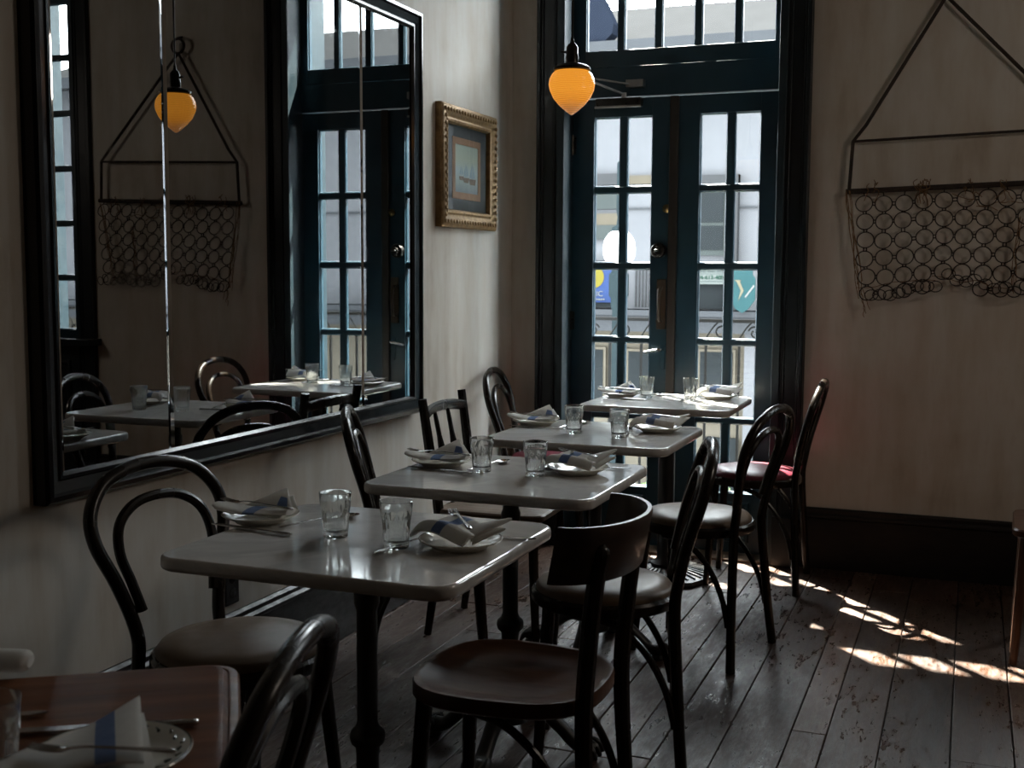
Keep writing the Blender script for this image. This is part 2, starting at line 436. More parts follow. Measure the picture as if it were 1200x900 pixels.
def board_profile(h=.265, t=.02):   # cross-section (out, z)
    return [(0, 0), (t, 0), (t, h - .045), (t + .006, h - .04), (t + .006, h - .03), (t - .004, h - .022), (t - .002, h - .008), (.008, h), (0, h)]
def baseboard(name, a, b, out):
    g = G(); pr = board_profile(); n = len(pr); v = []
    for p in (a, b):
        for (d, z) in pr: v.append((p[0] + out[0] * d, p[1] + out[1] * d, z))
    g.add(v, [tuple(range(n)), tuple(range(n, 2 * n))] + [(k, (k + 1) % n, n + (k + 1) % n, n + k) for k in range(n)])
    return struct(g.build(name, M['baseboard'], angle=25))
baseboard('baseboard_left', (XL, YF), (XL, YB - .03), (1, 0))
baseboard('baseboard_back', (-.665, YB), (.45, YB), (0, -1))
baseboard('baseboard_right', (1.045, YB), (XR, YB), (0, -1))

# ---- door casing, jambs, transom bar
def casing(x0, x1, z1, y=YB, inner_left=True):
    """vertical casing with stepped mouldings between x0..x1"""
    g = G(); w = x1 - x0
    s = 1 if inner_left else -1
    def bx(a, b, d):
        lo, hi = (x0 + a * w, x0 + b * w) if s > 0 else (x1 - b * w, x1 - a * w)
        g.box(lo, hi, y - d, y + .002, .0, z1)
    bx(0, .16, .05); bx(.16, .26, .038); bx(.26, .72, .03); bx(.72, .80, .036); bx(.80, .90, .030); bx(.90, 1, .022)
    bx(-.02, 1.02, .0215)
    return g
def casing_set(name, xo0, xi0, xi1, xo1, zt, sill=None, thin=1.0):
    g = casing(xo0, xi0, zt, inner_left=True)
    g2 = casing(xi1, xo1, zt, inner_left=False); g.add(g2.v, g2.f)
    g.box(xo0 - .02, xo1 + .02, YB - .05, YB + .002, zt, zt + .14); g.box(xo0 - .05, xo1 + .05, YB - .08, YB + .002, zt + .14, zt + .18)
    if thin != 1: g.v = [(v[0], YB + (v[1] - YB) * thin if v[1] < YB else v[1], v[2]) for v in g.v]
    # plinth blocks
    g.box(xo0 - .004, xi0 + .004, YB - .056, YB, 0, .22); g.box(xi1 - .004, xo1 + .004, YB - .056, YB, 0, .22)
    # jamb linings
    g.box(xi0 - .012, xi0 + (.022 if thin == 1 else .006), YB - .045 * thin, YB + .318, 0 if sill is None else sill, zt, 1); g.box(xi1 - (.022 if thin == 1 else .006), xi1 + .012, YB - .045 * thin, YB + .318, 0 if sill is None else sill, zt, 1)
    g.box(xi0, xi1, YB - .045, YB + .318, zt - .03, zt + .01)
    if sill is None:
        g.box(xi0 + .022, xi0 + .035, YB + .15, YB + .19, 0, zt)
    else:
        g.box(xo0 - .03, xo1 + .03, YB - .10, YB + .318, sill - .035, sill)
        g.box(xi0, xi1, YB - .02, YB + .002, .0, sill - .035)
        g.framesweep(xi0 + .06, xi1 - .06, .26, sill - .12, [(0, 0), (0, .012), (.015, .018), (.03, .008), (.035, 0)], lambda u, v, h: (u, YB - .02 - h, v))
    return struct(g.build(name, [M['teal_black'], M['teal_jamb']], bevel=.003))
casing_set('trim_1', -1.885, DX0, DX1, -.665, 3.02)
casing_set('trim_2', .455, .56, .935, 1.04, 3.02, .90, .5)

# ---- French doors (left leaf door_1, right leaf door_2)
rows = [(.283, .60), (.622, .955), (.976, 1.293), (1.318, 1.64), (1.665, 1.981)]
YD = 5.305
def leaf(x0, x1, cols, name):
    g = G(); y0, y1 = YD - .022, YD + .022
    zb, zt = .012, 2.062
    ca, cb = cols[0][0], cols[-1][1]
    g.box(x0, ca, y0, y1, zb, zt); g.box(cb, x1, y0, y1, zb, zt)          # stiles
    g.box(ca, cb, y0, y1, zb, rows[0][0]); g.box(ca, cb, y0, y1, rows[-1][1], zt)   # rails
    g.framesweep(ca + .01, cb - .01, .06, rows[0][0] - .035, [(0, 0), (.006, .01), (.014, .01), (.024, 0)], lambda u, v, h: (u, y0 - h, v))
    for (a, b) in zip(rows[:-1], rows[1:]): g.box(ca, cb, y0 + .006, y1 - .006, a[1], b[0])
    for (a, b) in zip(cols[:-1], cols[1:]):
        for r0, r1 in rows: g.box(a[1], b[0], y0 + .0065, y1 - .0065, r0, r1)
    # glazing beads round every pane
    for c0, c1 in cols:
        for r0, r1 in rows:
            g.framesweep(c0 - .001, c1 + .001, r0 - .001, r1 + .001, [(0, -.004), (0, .016), (.006, .010), (.008, -.004)], lambda u, v, h: (u, YD - h, v))
    o = struct(g.build(name, M['teal'], bevel=.0015))
    p = G()
    for c0, c1 in cols:
        for r0, r1 in rows: p.box(c0 - .002, c1 + .002, YD + .002, YD + .005, r0 - .002, r1 + .002)
    p.build('glass_panes', M['pane'], o, smooth=False)
    return o
d1 = leaf(-1.752, -1.286, [(-1.648, -1.526), (-1.494, -1.375)], 'door_1')
d2 = leaf(-1.254, -.800, [(-1.157, -1.036), (-1.004, -.889)], 'door_2')
YF0 = YD - .022
G().box(-1.292, -1.252, YF0 - .014, YF0 + .03, .012, 2.062).build('meeting_stile', M['astragal'], d1, bevel=.003)
# door hardware
def disc_y(c, r, d, n=24, prof=None):
    g = G(); pr = prof or [(0, 0), (r * .7, 0), (r, d * .3), (r, d)]
    g.lathe(pr, n); return g.xform(Matrix.Translation(c) @ Matrix.Rotation(R(90), 4, 'X'))
lk = disc_y((-1.336, YF0 + .001, 1.375), .036, .03, prof=[(.036, 0), (.036, .012), (.031, .024), (.018, .030), (.016, .042), (0, .044)]).build('rim_lock', M['dark_steel'], d1)
G().box(-1.346, -1.326, YF0 - .052, YF0 - .040, 1.370, 1.380).build('thumb_turn', M['steel'], lk, bevel=.003)
pl = G().box(-1.341, -1.299, YF0 - .008, YF0 + .001, 1.018, 1.245)
pl.build('push_plate', M['bronze'], d1, bevel=.002)
pu = G().tube([(-1.322, YF0 - .006, 1.205), (-1.322, YF0 - .034, 1.19), (-1.322, YF0 - .04, 1.13), (-1.322, YF0 - .034, 1.07), (-1.322, YF0 - .006, 1.055)], .008, 10, sub=5)
pu.box(-1.340, -1.312, YF0 - .018, YF0 - .005, 1.200, 1.212); pu.box(-1.340, -1.312, YF0 - .018, YF0 - .005, 1.048, 1.062)
pu.build('pull_handle', M['bronze'], d1)
lv = G().box(-1.322, -1.300, YF0 - .006, YF0 + .001, .835, .945)
lv = lv.build('lever_plate', M['teal'], d1, bevel=.002)
G().tube([(-1.311, YF0 - .003, .926), (-1.311, YF0 - .04, .926), (-1.33, YF0 - .046, .923), (-1.385, YF0 - .044, .912)], [.008, .008, .0075, .006], 10, sub=4).build('door_lever', M['steel'], d1)
disc_y((-1.302, YF0 + .001, 1.563), .019, .01, prof=[(.019, 0), (.019, .006), (.011, .012), (.007, .016), (0, .017)]).build('key_cylinder', M['brass'], d1)
for z in (1.86, 1.05, .25):
    hg = G().tube([(-1.752, YF0 - .006, z - .045), (-1.752, YF0 - .006, z + .045)], .0075, 10); hg.box(-1.765, -1.735, YF0 - .003, YF0 + .001, z - .042, z + .042)
    hg.build('hinge', M['dark_steel'], d1)
cl = G().box(-1.63, -1.418, YF0 - .052, YF0 - .004, 2.022, 2.058).build('door_closer', M['dark_steel'], d1, bevel=.004)
G().box(-1.632, -1.416, YF0 - .058, YF0 - .050, 2.014, 2.024).build('closer_cover_edge', M['pewter'], cl, bevel=.002)
ca = G().bar((-1.50, YF0 - .035, 2.075), (-1.63, YF0 - .20, 2.125), .016, .006); ca.bar((-1.63, YF0 - .20, 2.132), (-1.47, YF0 - .03, 2.118), .014, .006)
ca.lathe([(.012, -.02), (.012, .012)], 14, (-1.50, YF0 - .035, 2.07)); ca.lathe([(.009, -.012), (.009, .012)], 12, (-1.63, YF0 - .20, 2.129))
ca.box(-1.49, -1.41, YF0 - .045, YF0 + .0, 2.105, 2.137)
ca.build('closer_arm', M['pewter'], cl)

# ---- transom window above the doors
def transom(name, x0, x1, cuts, zb, z1, zmull, half=.022, mt='teal', YD=YD):
    g = G(); y0, y1 = YD - half, YD + half
    xs = cuts
    g.box(x0, xs[0][0], y0, y1, zb, z1); g.box(xs[-1][1], x1, y0, y1, zb, z1)
    g.box(xs[0][0], xs[-1][1], y0, y1, zb, zmull[0][0]); g.box(xs[0][0], xs[-1][1], y0, y1, zmull[-1][1], z1)
    for (a, b) in zip(xs[:-1], xs[1:]): g.box(a[1], b[0], y0 + .004, y1 - .004, zmull[0][0], zmull[-1][1])
    for (a, b) in zip(zmull[:-1], zmull[1:]):
        for c0, c1 in xs: g.box(c0, c1, y0 + .006, y1 - .006, a[1], b[0])
    for c0, c1 in xs:
        for r0, r1 in zmull:
            g.framesweep(c0 - .001, c1 + .001, r0 - .001, r1 + .001, [(0, -.004), (0, .014), (.005, .009), (.007, -.004)], lambda u, v, h: (u, YD - h, v))
    o = struct(g.build(name, M[mt], bevel=.0015))
    p = G()
    for c0, c1 in xs:
        for r0, r1 in zmull: p.box(c0 - .002, c1 + .002, YD + .002, YD + .005, r0 - .002, r1 + .002)
    p.build('glass_panes', M['pane'], o, smooth=False)
    return o
transom('window_1', -1.753, -.797, [(-1.692, -1.544), (-1.513, -1.371), (-1.339, -1.191), (-1.159, -1.013), (-.983, -.836)], 2.205, 2.99, [(2.278, 2.92)])
g = G().box(-1.753, -.797, YD - .0235, YD + .05, 2.07, 2.205)
g.box(-1.753, -.797, YD + .045, YD + .049, 2.168, 2.196)
struct(g.build('trim_3', M['teal'], bevel=.002))
def sash_rows(z0, n, p): return [(z0 + k * p + .012, z0 + (k + 1) * p - .012) for k in range(n)]
for nm, a in (('window_2', .56),):
    wx = [(a + .022, a + .172), (a + .198, a + .348)]
    transom(nm, a + .004, a + .371, wx, .90, 2.99, sash_rows(.935, 7, .2955), YD=5.205)
# pale threshold board and worn saddle
G_t = G().box(-1.752, -.80, 5.16, 5.5, -.02, .010)
struct(G_t.build('trim_4', M['tan_wood_seat'], bevel=.003))

# ------------------------------------------------------------------ mirror on the wall
mir = thing('wall_mirror', 'tall black-framed wall mirror in three panels with bright seams', 'mirror', (XL, 3.14, .73))
def onleft(u, v, h): return (h, u - 3.14, v - .73)
my0, my1, mz0, mz1 = 2.13, 4.152, .73, 2.25
fr = G().framesweep(my0, my1, mz0, mz1, [(0, 0), (0, .036), (.006, .044), (.018, .046), (.024, .038), (.030, .036), (.050, .030), (.054, .034), (.062, .034), (.070, .026), (.072, 0)], onleft)
fr.build('mirror_frame', M['black_gloss'], mir, angle=30)
seams = [my0 + .066, 2.615, 3.69, my1 - .066]
for a, b in zip(seams[:-1], seams[1:]):
    y0, y1, z0, z1 = a + .0008, b - .0008, mz0 + .055, mz1 - .055
    gl = G(); bw = .0115; hb, hf = .0205, .0235
    ring = lambda d, h: [onleft(y0 + d, z0 + d, h), onleft(y1 - d, z0 + d, h), onleft(y1 - d, z1 - d, h), onleft(y0 + d, z1 - d, h)]
    gl.add(ring(0, .014) + ring(0, hb) + ring(bw, hf), [(8, 9, 10, 11)], 0)
    gl.add(ring(0, hb) + ring(bw, hf), [(k, (k + 1) % 4, 4 + (k + 1) % 4, 4 + k) for k in range(4)], 1)
    gl.add(ring(0, .014) + ring(0, hb), [(k, (k + 1) % 4, 4 + (k + 1) % 4, 4 + k) for k in range(4)], 1)
    gl.build('mirror_panel', [M['mirror'], M['mirror_bevel']], mir, smooth=False)
G().box(.004, .012, my0 + .03 - 3.14, my1 - .03 - 3.14, .03, mz1 - .03 - .73).build('backing_board', M['outlet'], mir)

# ------------------------------------------------------------------ framed picture
pic = thing('framed_picture', 'small marine picture with dark mat in ornate gilt frame beside the corner', 'picture', (XL, 4.64, 1.703))
def onpic(u, v, h): return (h, u, v)
hy, hz = .290, .247
g = G().framesweep(-hy, hy, -hz, hz, [(0, 0), (0, .026), (.008, .034), (.018, .038), (.030, .036), (.040, .026), (.052, .024), (.060, .029), (.068, .027), (.074, .016), (.074, 0)], onpic)
g.build('gilt_frame', M['gilt'], pic, angle=40)
orn = G(); k = 0
for u in [i * .028 - hy + .02 for i in range(20)]:
    for v in (-hz + .024, hz - .024):
        if abs(u) < hy - .01: orn.add(*(lambda q: (q.v, q.f))(G().lathe([(0, -.0035), (.007, -.002), (.0095, 0), (.007, .004), (0, .006)], 8).xform(Matrix.Translation((.0375, u, v)) @ Matrix.Rotation(R(90), 4, 'Y'))))
for v in [i * .028 - hz + .05 for i in range(15)]:
    for u in (-hy + .024, hy - .024):
        if abs(v) < hz - .04: orn.add(*(lambda q: (q.v, q.f))(G().lathe([(0, -.0035), (.007, -.002), (.0095, 0), (.007, .004), (0, .006)], 8).xform(Matrix.Translation((.0375, u, v)) @ Matrix.Rotation(R(90), 4, 'Y'))))
orn.build('carved_ornament', M['gilt'], pic)
G().box(.006, .010, -hy + .06, hy - .06, -hz + .06, hz - .06).build('mat_board', M['mat_board'], pic)
g = G().framesweep(-.148, .148, -.126, .126, [(0, .010), (0, .0125), (.028, .0125), (.028, .010)], onpic)
g.build('inner_mat', M['inner_mat'], pic, smooth=False)
pt = G().box(.010, .0112, -.122, .122, -.1, .1)
pt = pt.build('painting', M['painting'], pic)
sh = G()
def flat_x(poly, x0, x1, m): sh.add([(x0, p[0], p[1]) for p in poly] + [(x1, p[0], p[1]) for p in poly], [tuple(range(len(poly))), tuple(range(len(poly), 2 * len(poly)))[::-1]] + [(k, (k + 1) % len(poly), len(poly) + (k + 1) % len(poly), len(poly) + k) for k in range(len(poly))], m)
for cx, cz, s in ((-.055, -.040, .7), (-.005, -.046, .9), (.062, -.05, 1.05)):
    flat_x([(cx - .035 * s, cz + .012 * s), (cx - .026 * s, cz - .01 * s), (cx + .026 * s, cz - .01 * s), (cx + .036 * s, cz + .014 * s)], .0112, .0116, 0)
    flat_x([(cx - .004, cz + .014), (cx - .003, cz + .078 * s), (cx - .030 * s, cz + .020)], .0112, .0115, 1)
    flat_x([(cx + .003, cz + .014), (cx + .003, cz + .068 * s), (cx + .028 * s, cz + .022)], .0112, .0115, 1)
sh.build('painted_ships', [M['ship'], M['sail']], pt, smooth=False)
G().box(.0145, .0155, -hy + .066, hy - .066, -hz + .066, hz - .066).build('picture_glass', M['pane'], pic)

# ------------------------------------------------------------------ outlet
ou = thing('wall_outlet', 'black wall outlet low on the plaster under the mirror', 'outlet', (XL, 2.906, .345))
G().box(0, .007, -.034, .034, -.056, .056).build('cover_plate', M['outlet'], ou, bevel=.003)
for z in (.022, -.022):
    s_ = G().lathe([(0, 0), (.015, 0), (.016, -.003)], 20).xform(Matrix.Translation((.0085, 0, z)) @ Matrix.Rotation(R(90), 4, 'Y'))
    s_.box(.0085, .0095, -.008, -.005, z - .006, z + .006); s_.box(.0085, .0095, .005, .008, z - .006, z + .006)
    s_.build('receptacle', M['black_gloss'], ou)

# ------------------------------------------------------------------ hanging dredge net
net = thing('hanging_oyster_net', 'rusty triangular iron frame with a ring-mesh net hanging on the plaster wall', 'wall hanging', (-.06, YB, 1.6))
def np_(x, y, z): return (x + .06, y - YB, z - 1.6)
yn = YB - .035
g = G()
tl, tr_, ap = (-.487, yn, 1.822), (.365, yn, 1.848), (-.143, yn, 2.385)
g.tube([np_(*ap), np_(tl[0] + .05, yn, tl[2] + .065), np_(*tl), np_(-.497, yn, 1.618)], .0075, 8)
g.tube([np_(*ap), np_(tr_[0] - .05, yn, tr_[2] + .055), np_(*tr_), np_(.372, yn, 1.640)], .0075, 8)
g.tube([np_(-.487, yn, 1.822), np_(.365, yn, 1.848)], .0055, 8)
g.build('triangle_frame', M['iron_rust'], net)
G().tube([np_(-.142 + .037 * math.cos(a), yn, 2.42 + .037 * math.sin(a)) for a in [2 * PI * k / 24 for k in range(24)]], .0075, 8, closed=True).build('hanging_ring', M['iron_rust'], net)
g = G().tube([np_(-.51, yn, 1.616), np_(.385, yn, 1.643)], .011, 8); g.build('net_bar', M['iron_rust'], net)
g = G().tube([np_(-.143, yn, 2.46), np_(-.143, YB, 2.47)], .006, 8); g.build('wall_hook', M['iron_rust'], net)
rings = G(); links = G(); rn = random.Random(5)
pr = .079; rr_ = .034
def nx(c, r): # column c, row r -> centre, with sag and gathering to the bottom
    t = r / 6.0; x0 = -.435 + c * pr
    x = -.06 + (x0 + .06) * (1 - .07 * t) + rn.uniform(-.004, .004)
    lift = .03 * math.exp(-((x + .14) / .09) ** 2) * t + .012 * math.exp(-((x - .22) / .1) ** 2) * t
    z = 1.575 - r * .0755 * (1.0 if r < 5 else .97) + .028 * (x + .06) / .85 + lift + rn.uniform(-.004, .004)
    return Vector((x, yn - .006 + .016 * math.sin(c * 1.7 + r) * t, z))
cent = {}
for c in range(11):
    for r in range(6): cent[c, r] = nx(c, r)
for (c, r), p in cent.items():
    if r == 5 and c in (4, 5): continue
    sq = rr_ * (1 if r < 5 else .88)
    tl_ = rn.uniform(-.25, .25)
    rings.tube([np_(p.x + sq * math.cos(a), p.y + sq * .3 * math.sin(a + tl_) - .003, p.z + sq * .97 * math.sin(a)) for a in [2 * PI * k / 20 for k in range(20)]], .0024, 6, closed=True)
    for q in ((c + 1, r), (c, r + 1)):
        if q in cent and not (q[1] == 5 and q[0] in (4, 5)):
            d = (cent[q] - p); L = d.length; d.normalize(); mid = (p + cent[q]) / 2
            for s in (-.006, .006):
                n = d.cross(Vector((0, 1, 0))) * s
                a = mid - d * max(L / 2 - rr_ * .93, .004) + n; b = mid + d * max(L / 2 - rr_ * .93, .004) + n
                links.tube([np_(*a), np_(*b)], .0028, 5)
    if r == 0:
        links.tube([np_(p.x, p.y, p.z + rr_), np_(p.x + rn.uniform(-.01, .01), yn, 1.632 + .03 * (p.x + .06))], .0026, 5)
# extra crossing rings gathered at the lower hem
for c in range(11):
    for dx in (.018, .05):
        p = cent[c, 5] + Vector((dx, -.008, rn.uniform(-.012, .02)))
        if 3 < c < 6: p.z += .035
        a0 = rn.uniform(0, PI)
        rings.tube([np_(p.x + .026 * math.cos(a), p.y + .010 * math.sin(a + a0), p.z + .022 * math.sin(a)) for a in [2 * PI * k / 14 for k in range(14)]], .0022, 5, closed=True)
rings.add(links.v, links.f); rings.build('ring_mesh', M['iron_rust'], net)
tw = G(); rt = random.Random(9)
def strand(x0, z0, x1, z1, wob=.008, r=.0017):
    n = 7; pts = []
    for k in range(n):
        t = k / (n - 1); pts.append(np_(x0 + (x1 - x0) * t + rt.uniform(-wob, wob), yn - .008 + rt.uniform(-.01, .008), z0 + (z1 - z0) * t + rt.uniform(-wob, wob)))
    tw.tube(pts, r, 5, sub=3)
for k in range(6): strand(-.505 + rt.uniform(-.01, .02), 1.62, -.44 + rt.uniform(-.012, .012), 1.20 + rt.uniform(-.03, .05))
for k in range(5): strand(.365 + rt.uniform(-.02, .01), 1.63, .30 + rt.uniform(-.012, .012), 1.23 + rt.uniform(-.03, .05))
for k in range(4): strand(.165 + rt.uniform(-.01, .01), 1.5, .15 + rt.uniform(-.012, .012), 1.22 + rt.uniform(-.02, .02))
for k in range(3): strand(-.43, 1.17 + .02 * k, -.42 + .01 * k, 1.09 + .02 * k, .004)
for xx in (-.40, -.23, -.20, -.18, -.02, .1, .28):
    for k in range(3): strand(xx + rt.uniform(-.02, .02), 1.655, xx + rt.uniform(-.03, .03), 1.60 + rt.uniform(-.05, .02), .012)
strand(-.19, 1.63, -.185, 1.54, .004); strand(-.1, 1.60, .08, 1.53, .01); strand(-.0, 1.555, .2, 1.56, .01)
strand(-.45, 1.225, -.15, 1.25, .012); strand(-.15, 1.262, .15, 1.225, .012)
tw.build('frayed_twine', M['twine'], net)

# ------------------------------------------------------------------ pendant lamp
lampP = thing('pendant_lamp', 'pendant lamp with glowing amber ribbed glass shade on a black cord', 'lamp', (-1.228, 3.687, 1.845))
sp = [(0, -.064), (.004, -.063), (.018, -.053), (.040, -.034), (.060, -.010), (.071, .014), (.0745, .032), (.072, .050), (.064, .066), (.054, .075), (.054, .080)]
def flute(a, i): return 1 + .006 * math.cos(32 * a)
G().lathe([(p[0], p[1]) for p in sp], 96, mod=flute).build('glass_shade', M['amber'], lampP)
G().lathe([(.0, .100), (.022, .100), (.050, .092), (.059, .086), (.060, .077), (.052, .074), (.0, .076)], 36).build('fitter_cap', M['dark_steel'], lampP)
sk = G().lathe([(.020, .098), (.021, .120), (.019, .126), (.019, .150), (.012, .160), (.007, .164), (.005, .180), (0, .182)], 24)
sk.build('lamp_socket', M['dark_steel'], lampP)
G().tube([(-.018, 0, .135), (-.034, 0, .138), (-.038, 0, .138)], .004, 8).build('turn_key', M['dark_steel'], lampP)
G().tube([(0, 0, .175), (0, 0, ZC - 1.845)], .0035, 8).build('power_cord', M['outlet'], lampP)
G().lathe([(0, ZC - 1.845 - .03), (.03, ZC - 1.845 - .028), (.06, ZC - 1.845 - .005), (.06, ZC - 1.845)], 28).build('ceiling_canopy', M['dark_steel'], lampP)

# added globe lamp, out of view, as fill light for the door wall
l2 = thing('added_fill_lamp', 'added glowing globe out of view over the aisle, fill light for the door wall', 'lamp', (1.45, 3.2, 2.35))
m_, nt_, b_, o_ = new_mat('fill_lamp_glow')
nt_.links.new(ramp(nt_, noise(nt_, coords(nt_), 3), [(0, (1, .86, .72)), (1, (1, .87, .74))]), b_.inputs['Emission Color']); b_.inputs['Emission Strength'].default_value = 9.5
G().lathe([(0, -.26), (.09, -.245), (.17, -.20), (.23, -.12), (.25, -.02), (.23, .06), (.17, .095), (.05, .105)], 40).build('fill_globe', m_, l2)
G().lathe([(.056, .10), (.056, .115), (.03, .13), (.022, .14), (.02, .19), (0, .20)], 24).build('lamp_socket', M['dark_steel'], l2)
G().tube([(0, 0, .19), (0, 0, ZC - 2.35)], .0035, 8).build('power_cord', M['outlet'], l2)

# ------------------------------------------------------------------ tables
ZT = .745
def cafe_table(label, x, y, base='claw', rz=0):
    t = thing('marble_cafe_table', label, 'table', (x, y, 0), rz, 'marble cafe tables in a row')
    G().slab(.307, .282, .05, [(.006, ZT - .027), (.0015, ZT - .024), (0, ZT - .0185), (0, ZT - .0085), (.0015, ZT - .003), (.006, ZT), (.009, ZT)]).build('tabletop', M['marble'], t, angle=45)
    g = G()
    for a in (45, 135):
        c, s = math.cos(R(a)), math.sin(R(a)); g.bar((-.2 * c, -.2 * s, ZT - .036), (.2 * c, .2 * s, ZT - .036), .034, .016)
    g.lathe([(.06, ZT - .05), (.075, ZT - .044), (.075, ZT - .0275)], 20)
    g.build('top_bracket', M['iron'], t)
    if base == 'claw':
        G().lathe([(.0, .07), (.050, .075), (.052, .10), (.038, .125), (.030, .14), (.027, .20), (.030, .225), (.024, .24), (.0235, .30), (.025, .318), (.034, .326), (.037, .338), (.034, .350), (.025, .358),
                   (.021, .37), (.021, .60), (.026, .615), (.026, .64), (.022, .65), (.022, ZT - .045)], 24).build('column', M['iron'], t)
        for a in (0, 90, 180, 270):
            c, s = math.cos(R(a)), math.sin(R(a))
            g = G().tube([(.03 * c, .03 * s, .115), (.085 * c, .085 * s, .118), (.145 * c, .145 * s, .075), (.19 * c, .19 * s, .036), (.225 * c, .225 * s, .030), (.245 * c, .245 * s, .028)], [.026, .024, .021, .022, .026, .016], 12, sub=4, squash=.85)
            g.lathe([(0, .0), (.020, .0), (.024, .006), (.020, .016), (0, .022)], 14, (.225 * c, .225 * s, 0))
            for d in (-.35, 0, .35):
                c2, s2 = math.cos(R(a) + d * .35), math.sin(R(a) + d * .35)
                g.tube([(.215 * c2, .215 * s2, .045), (.243 * c2, .243 * s2, .036), (.256 * c2, .256 * s2, .012)], [.009, .009, .005], 7, sub=3)
            g.build('leg', M['iron'], t)
    else:
        G().lathe([(.0, .035), (.055, .035), (.060, .06), (.040, .075), (.0345, .085), (.0345, ZT - .10), (.045, ZT - .09), (.045, ZT - .045)], 24).build('column', M['iron'], t)
        g = G().lathe([(0, .0), (.214, .0), (.216, .010), (.210, .022), (.19, .026), (.07, .044), (.05, .048), (0, .048)], 8)
        for k in range(32):
            a = 2 * PI * k / 32; c, s = math.cos(a), math.sin(a)
            g.bar((.078 * c, .078 * s, .0455), (.182 * c, .182 * s, .0275), .008, .008)
        g.build('base_plate', M['iron'], t, angle=30)
    return t
TB = {1: (-1.11, 2.062), 2: (-1.12, 2.885), 3: (-1.15, 3.745), 4: (-1.165, 4.80)}
cafe_table('marble cafe table nearest the camera, on a black turned iron column', *TB[1])
cafe_table('marble cafe table between the nearest one and the one under the amber lamp', *TB[2])
cafe_table('marble cafe table under the amber pendant lamp, third in the row', *TB[3])
cafe_table('sunlit marble cafe table against the French doors on a flat ribbed base plate', *TB[4], base='plate')

# wood table in the near corner
WT_A = R(34.6)
ex, ey = Vector((math.cos(WT_A), math.sin(WT_A), 0)), Vector((-math.sin(WT_A), math.cos(WT_A), 0))
corner = Vector((-.918, 1.338, 0))
wc = corner - ex * .36 - ey * .36
wt = thing('wooden_table', 'dark reddish wooden table with moulded edge close to the camera', 'table', (wc.x, wc.y, 0), WT_A)
G().slab(.36, .36, .045, [(.014, .712), (.004, .715), (0, .721), (0, .739), (.003, .7435), (.007, .7445), (.0135, .745), (.0155, .7435), (.018, .746), (.021, .7495), (.024, .75), (.028, .75)], cs=8).build('tabletop', M['woodtop'], wt, angle=25)
G().lathe([(.0, .02), (.05, .02), (.05, .06), (.03, .09), (.026, .12), (.026, .66), (.05, .68), (.05, .711)], 24).build('column', M['iron'], wt)
G().bar((-.25, 0, .701), (.25, 0, .701), .05, .018).bar((0, -.25, .7005), (0, .25, .7005), .05, .018).build('top_bracket', M['iron'], wt)
G().lathe([(0, 0), (.22, 0), (.222, .012), (.20, .02), (.06, .036), (0, .036)], 32).build('base_plate', M['iron'], wt)

# ------------------------------------------------------------------ chairs
GB = 'dark bentwood cafe chairs'
def seat_ring(t, fm, cm, zr=.418, sx=1.0):
    G().lathe([(.150, zr), (.188, zr), (.193, zr + .006), (.193, zr + .026), (.187, zr + .033), (.150, zr + .033)], 48, closed_prof=True, sx=sx).build('seat_frame', fm, t, angle=40)
    G().lathe([(0, zr + .01), (.178, zr + .01), (.1815, zr + .030), (.181, zr + .040), (.172, zr + .051), (.13, zr + .060), (.07, zr + .064), (0, zr + .065)], 48, sx=sx).build('seat', cm, t, angle=50)

def bentwood(label, x, y, ang, cushion, fm='bentwood', scale=1.0):
    t = thing('bentwood_chair', label, 'chair', (x, y, 0), R(ang), GB); f = M[fm]
    seat_ring(t, f, M[cushion])
    half = [(-.205, .192, 0), (-.196, .172, .12), (-.187, .147, .28), (-.181, .125, .43), (-.188, .127, .50), (-.207, .158, .60), (-.230, .192, .688), (-.248, .188, .752), (-.264, .142, .806), (-.271, .072, .832)]
    top = [(-.273, 0, .839)]
    pts = half + top + [(a, -b, c) for a, b, c in half[::-1]]
    G().tube(pts, .0152, 12, sub=5).build('back_hoop', f, t)
    hi = [(-.184, .108, .532), (-.199, .124, .598), (-.217, .138, .662), (-.234, .122, .720), (-.245, .070, .757)]
    pts = hi + [(-.248, 0, .767)] + [(a, -b, c) for a, b, c in hi[::-1]]
    g = G().tube(pts, .0118, 10, sub=5); g.build('inner_hoop', f, t)
    for s in (1, -1):
        G().tube([(.138, .108 * s, .428), (.146, .122 * s, .28), (.158, .138 * s, .10), (.165, .146 * s, 0)], [.0175, .0165, .0145, .012], 12, sub=4).build('leg', f, t)
        # bent brace: from under the seat rim down to the back leg
        G().tube([(.055, .158 * s, .413), (.0, .160 * s, .407), (-.06, .1615 * s, .378), (-.115, .163 * s, .32), (-.158, .167 * s, .24), (-.178, .170 * s, .17), (-.182, .171 * s, .14)], [.0095, .0095, .0095, .0095, .0095, .0095, .008], 10, sub=4).build('brace', f, t)
    return t
bentwood('taupe-seated bentwood chair against the wall at the marble table nearest the camera', -1.475, 2.155, -9, 'taupe')
bentwood('bentwood chair below the mirror end, its hoop seen edge-on over the second marble table', -1.58, 3.385, 25, 'taupe')
bentwood('burgundy-seated bentwood chair by the wall corner under the framed picture', -1.71, 4.90, 8, 'burgundy')
bentwood('taupe-seated bentwood chair just behind the curved-panel chair', -.875, 2.94, 195, 'taupe')
bentwood('taupe-seated bentwood chair at the table under the amber lamp, on the open-floor side', -.84, 3.915, 169, 'taupe')
bentwood('burgundy-seated bentwood chair beside the right door casing, touched by sun', -.815, 4.88, 181, 'burgundy')
bentwood('dark bentwood chair tucked at the wooden table, only its hoop and back in view', -.995, 1.13, 195, 'taupe')

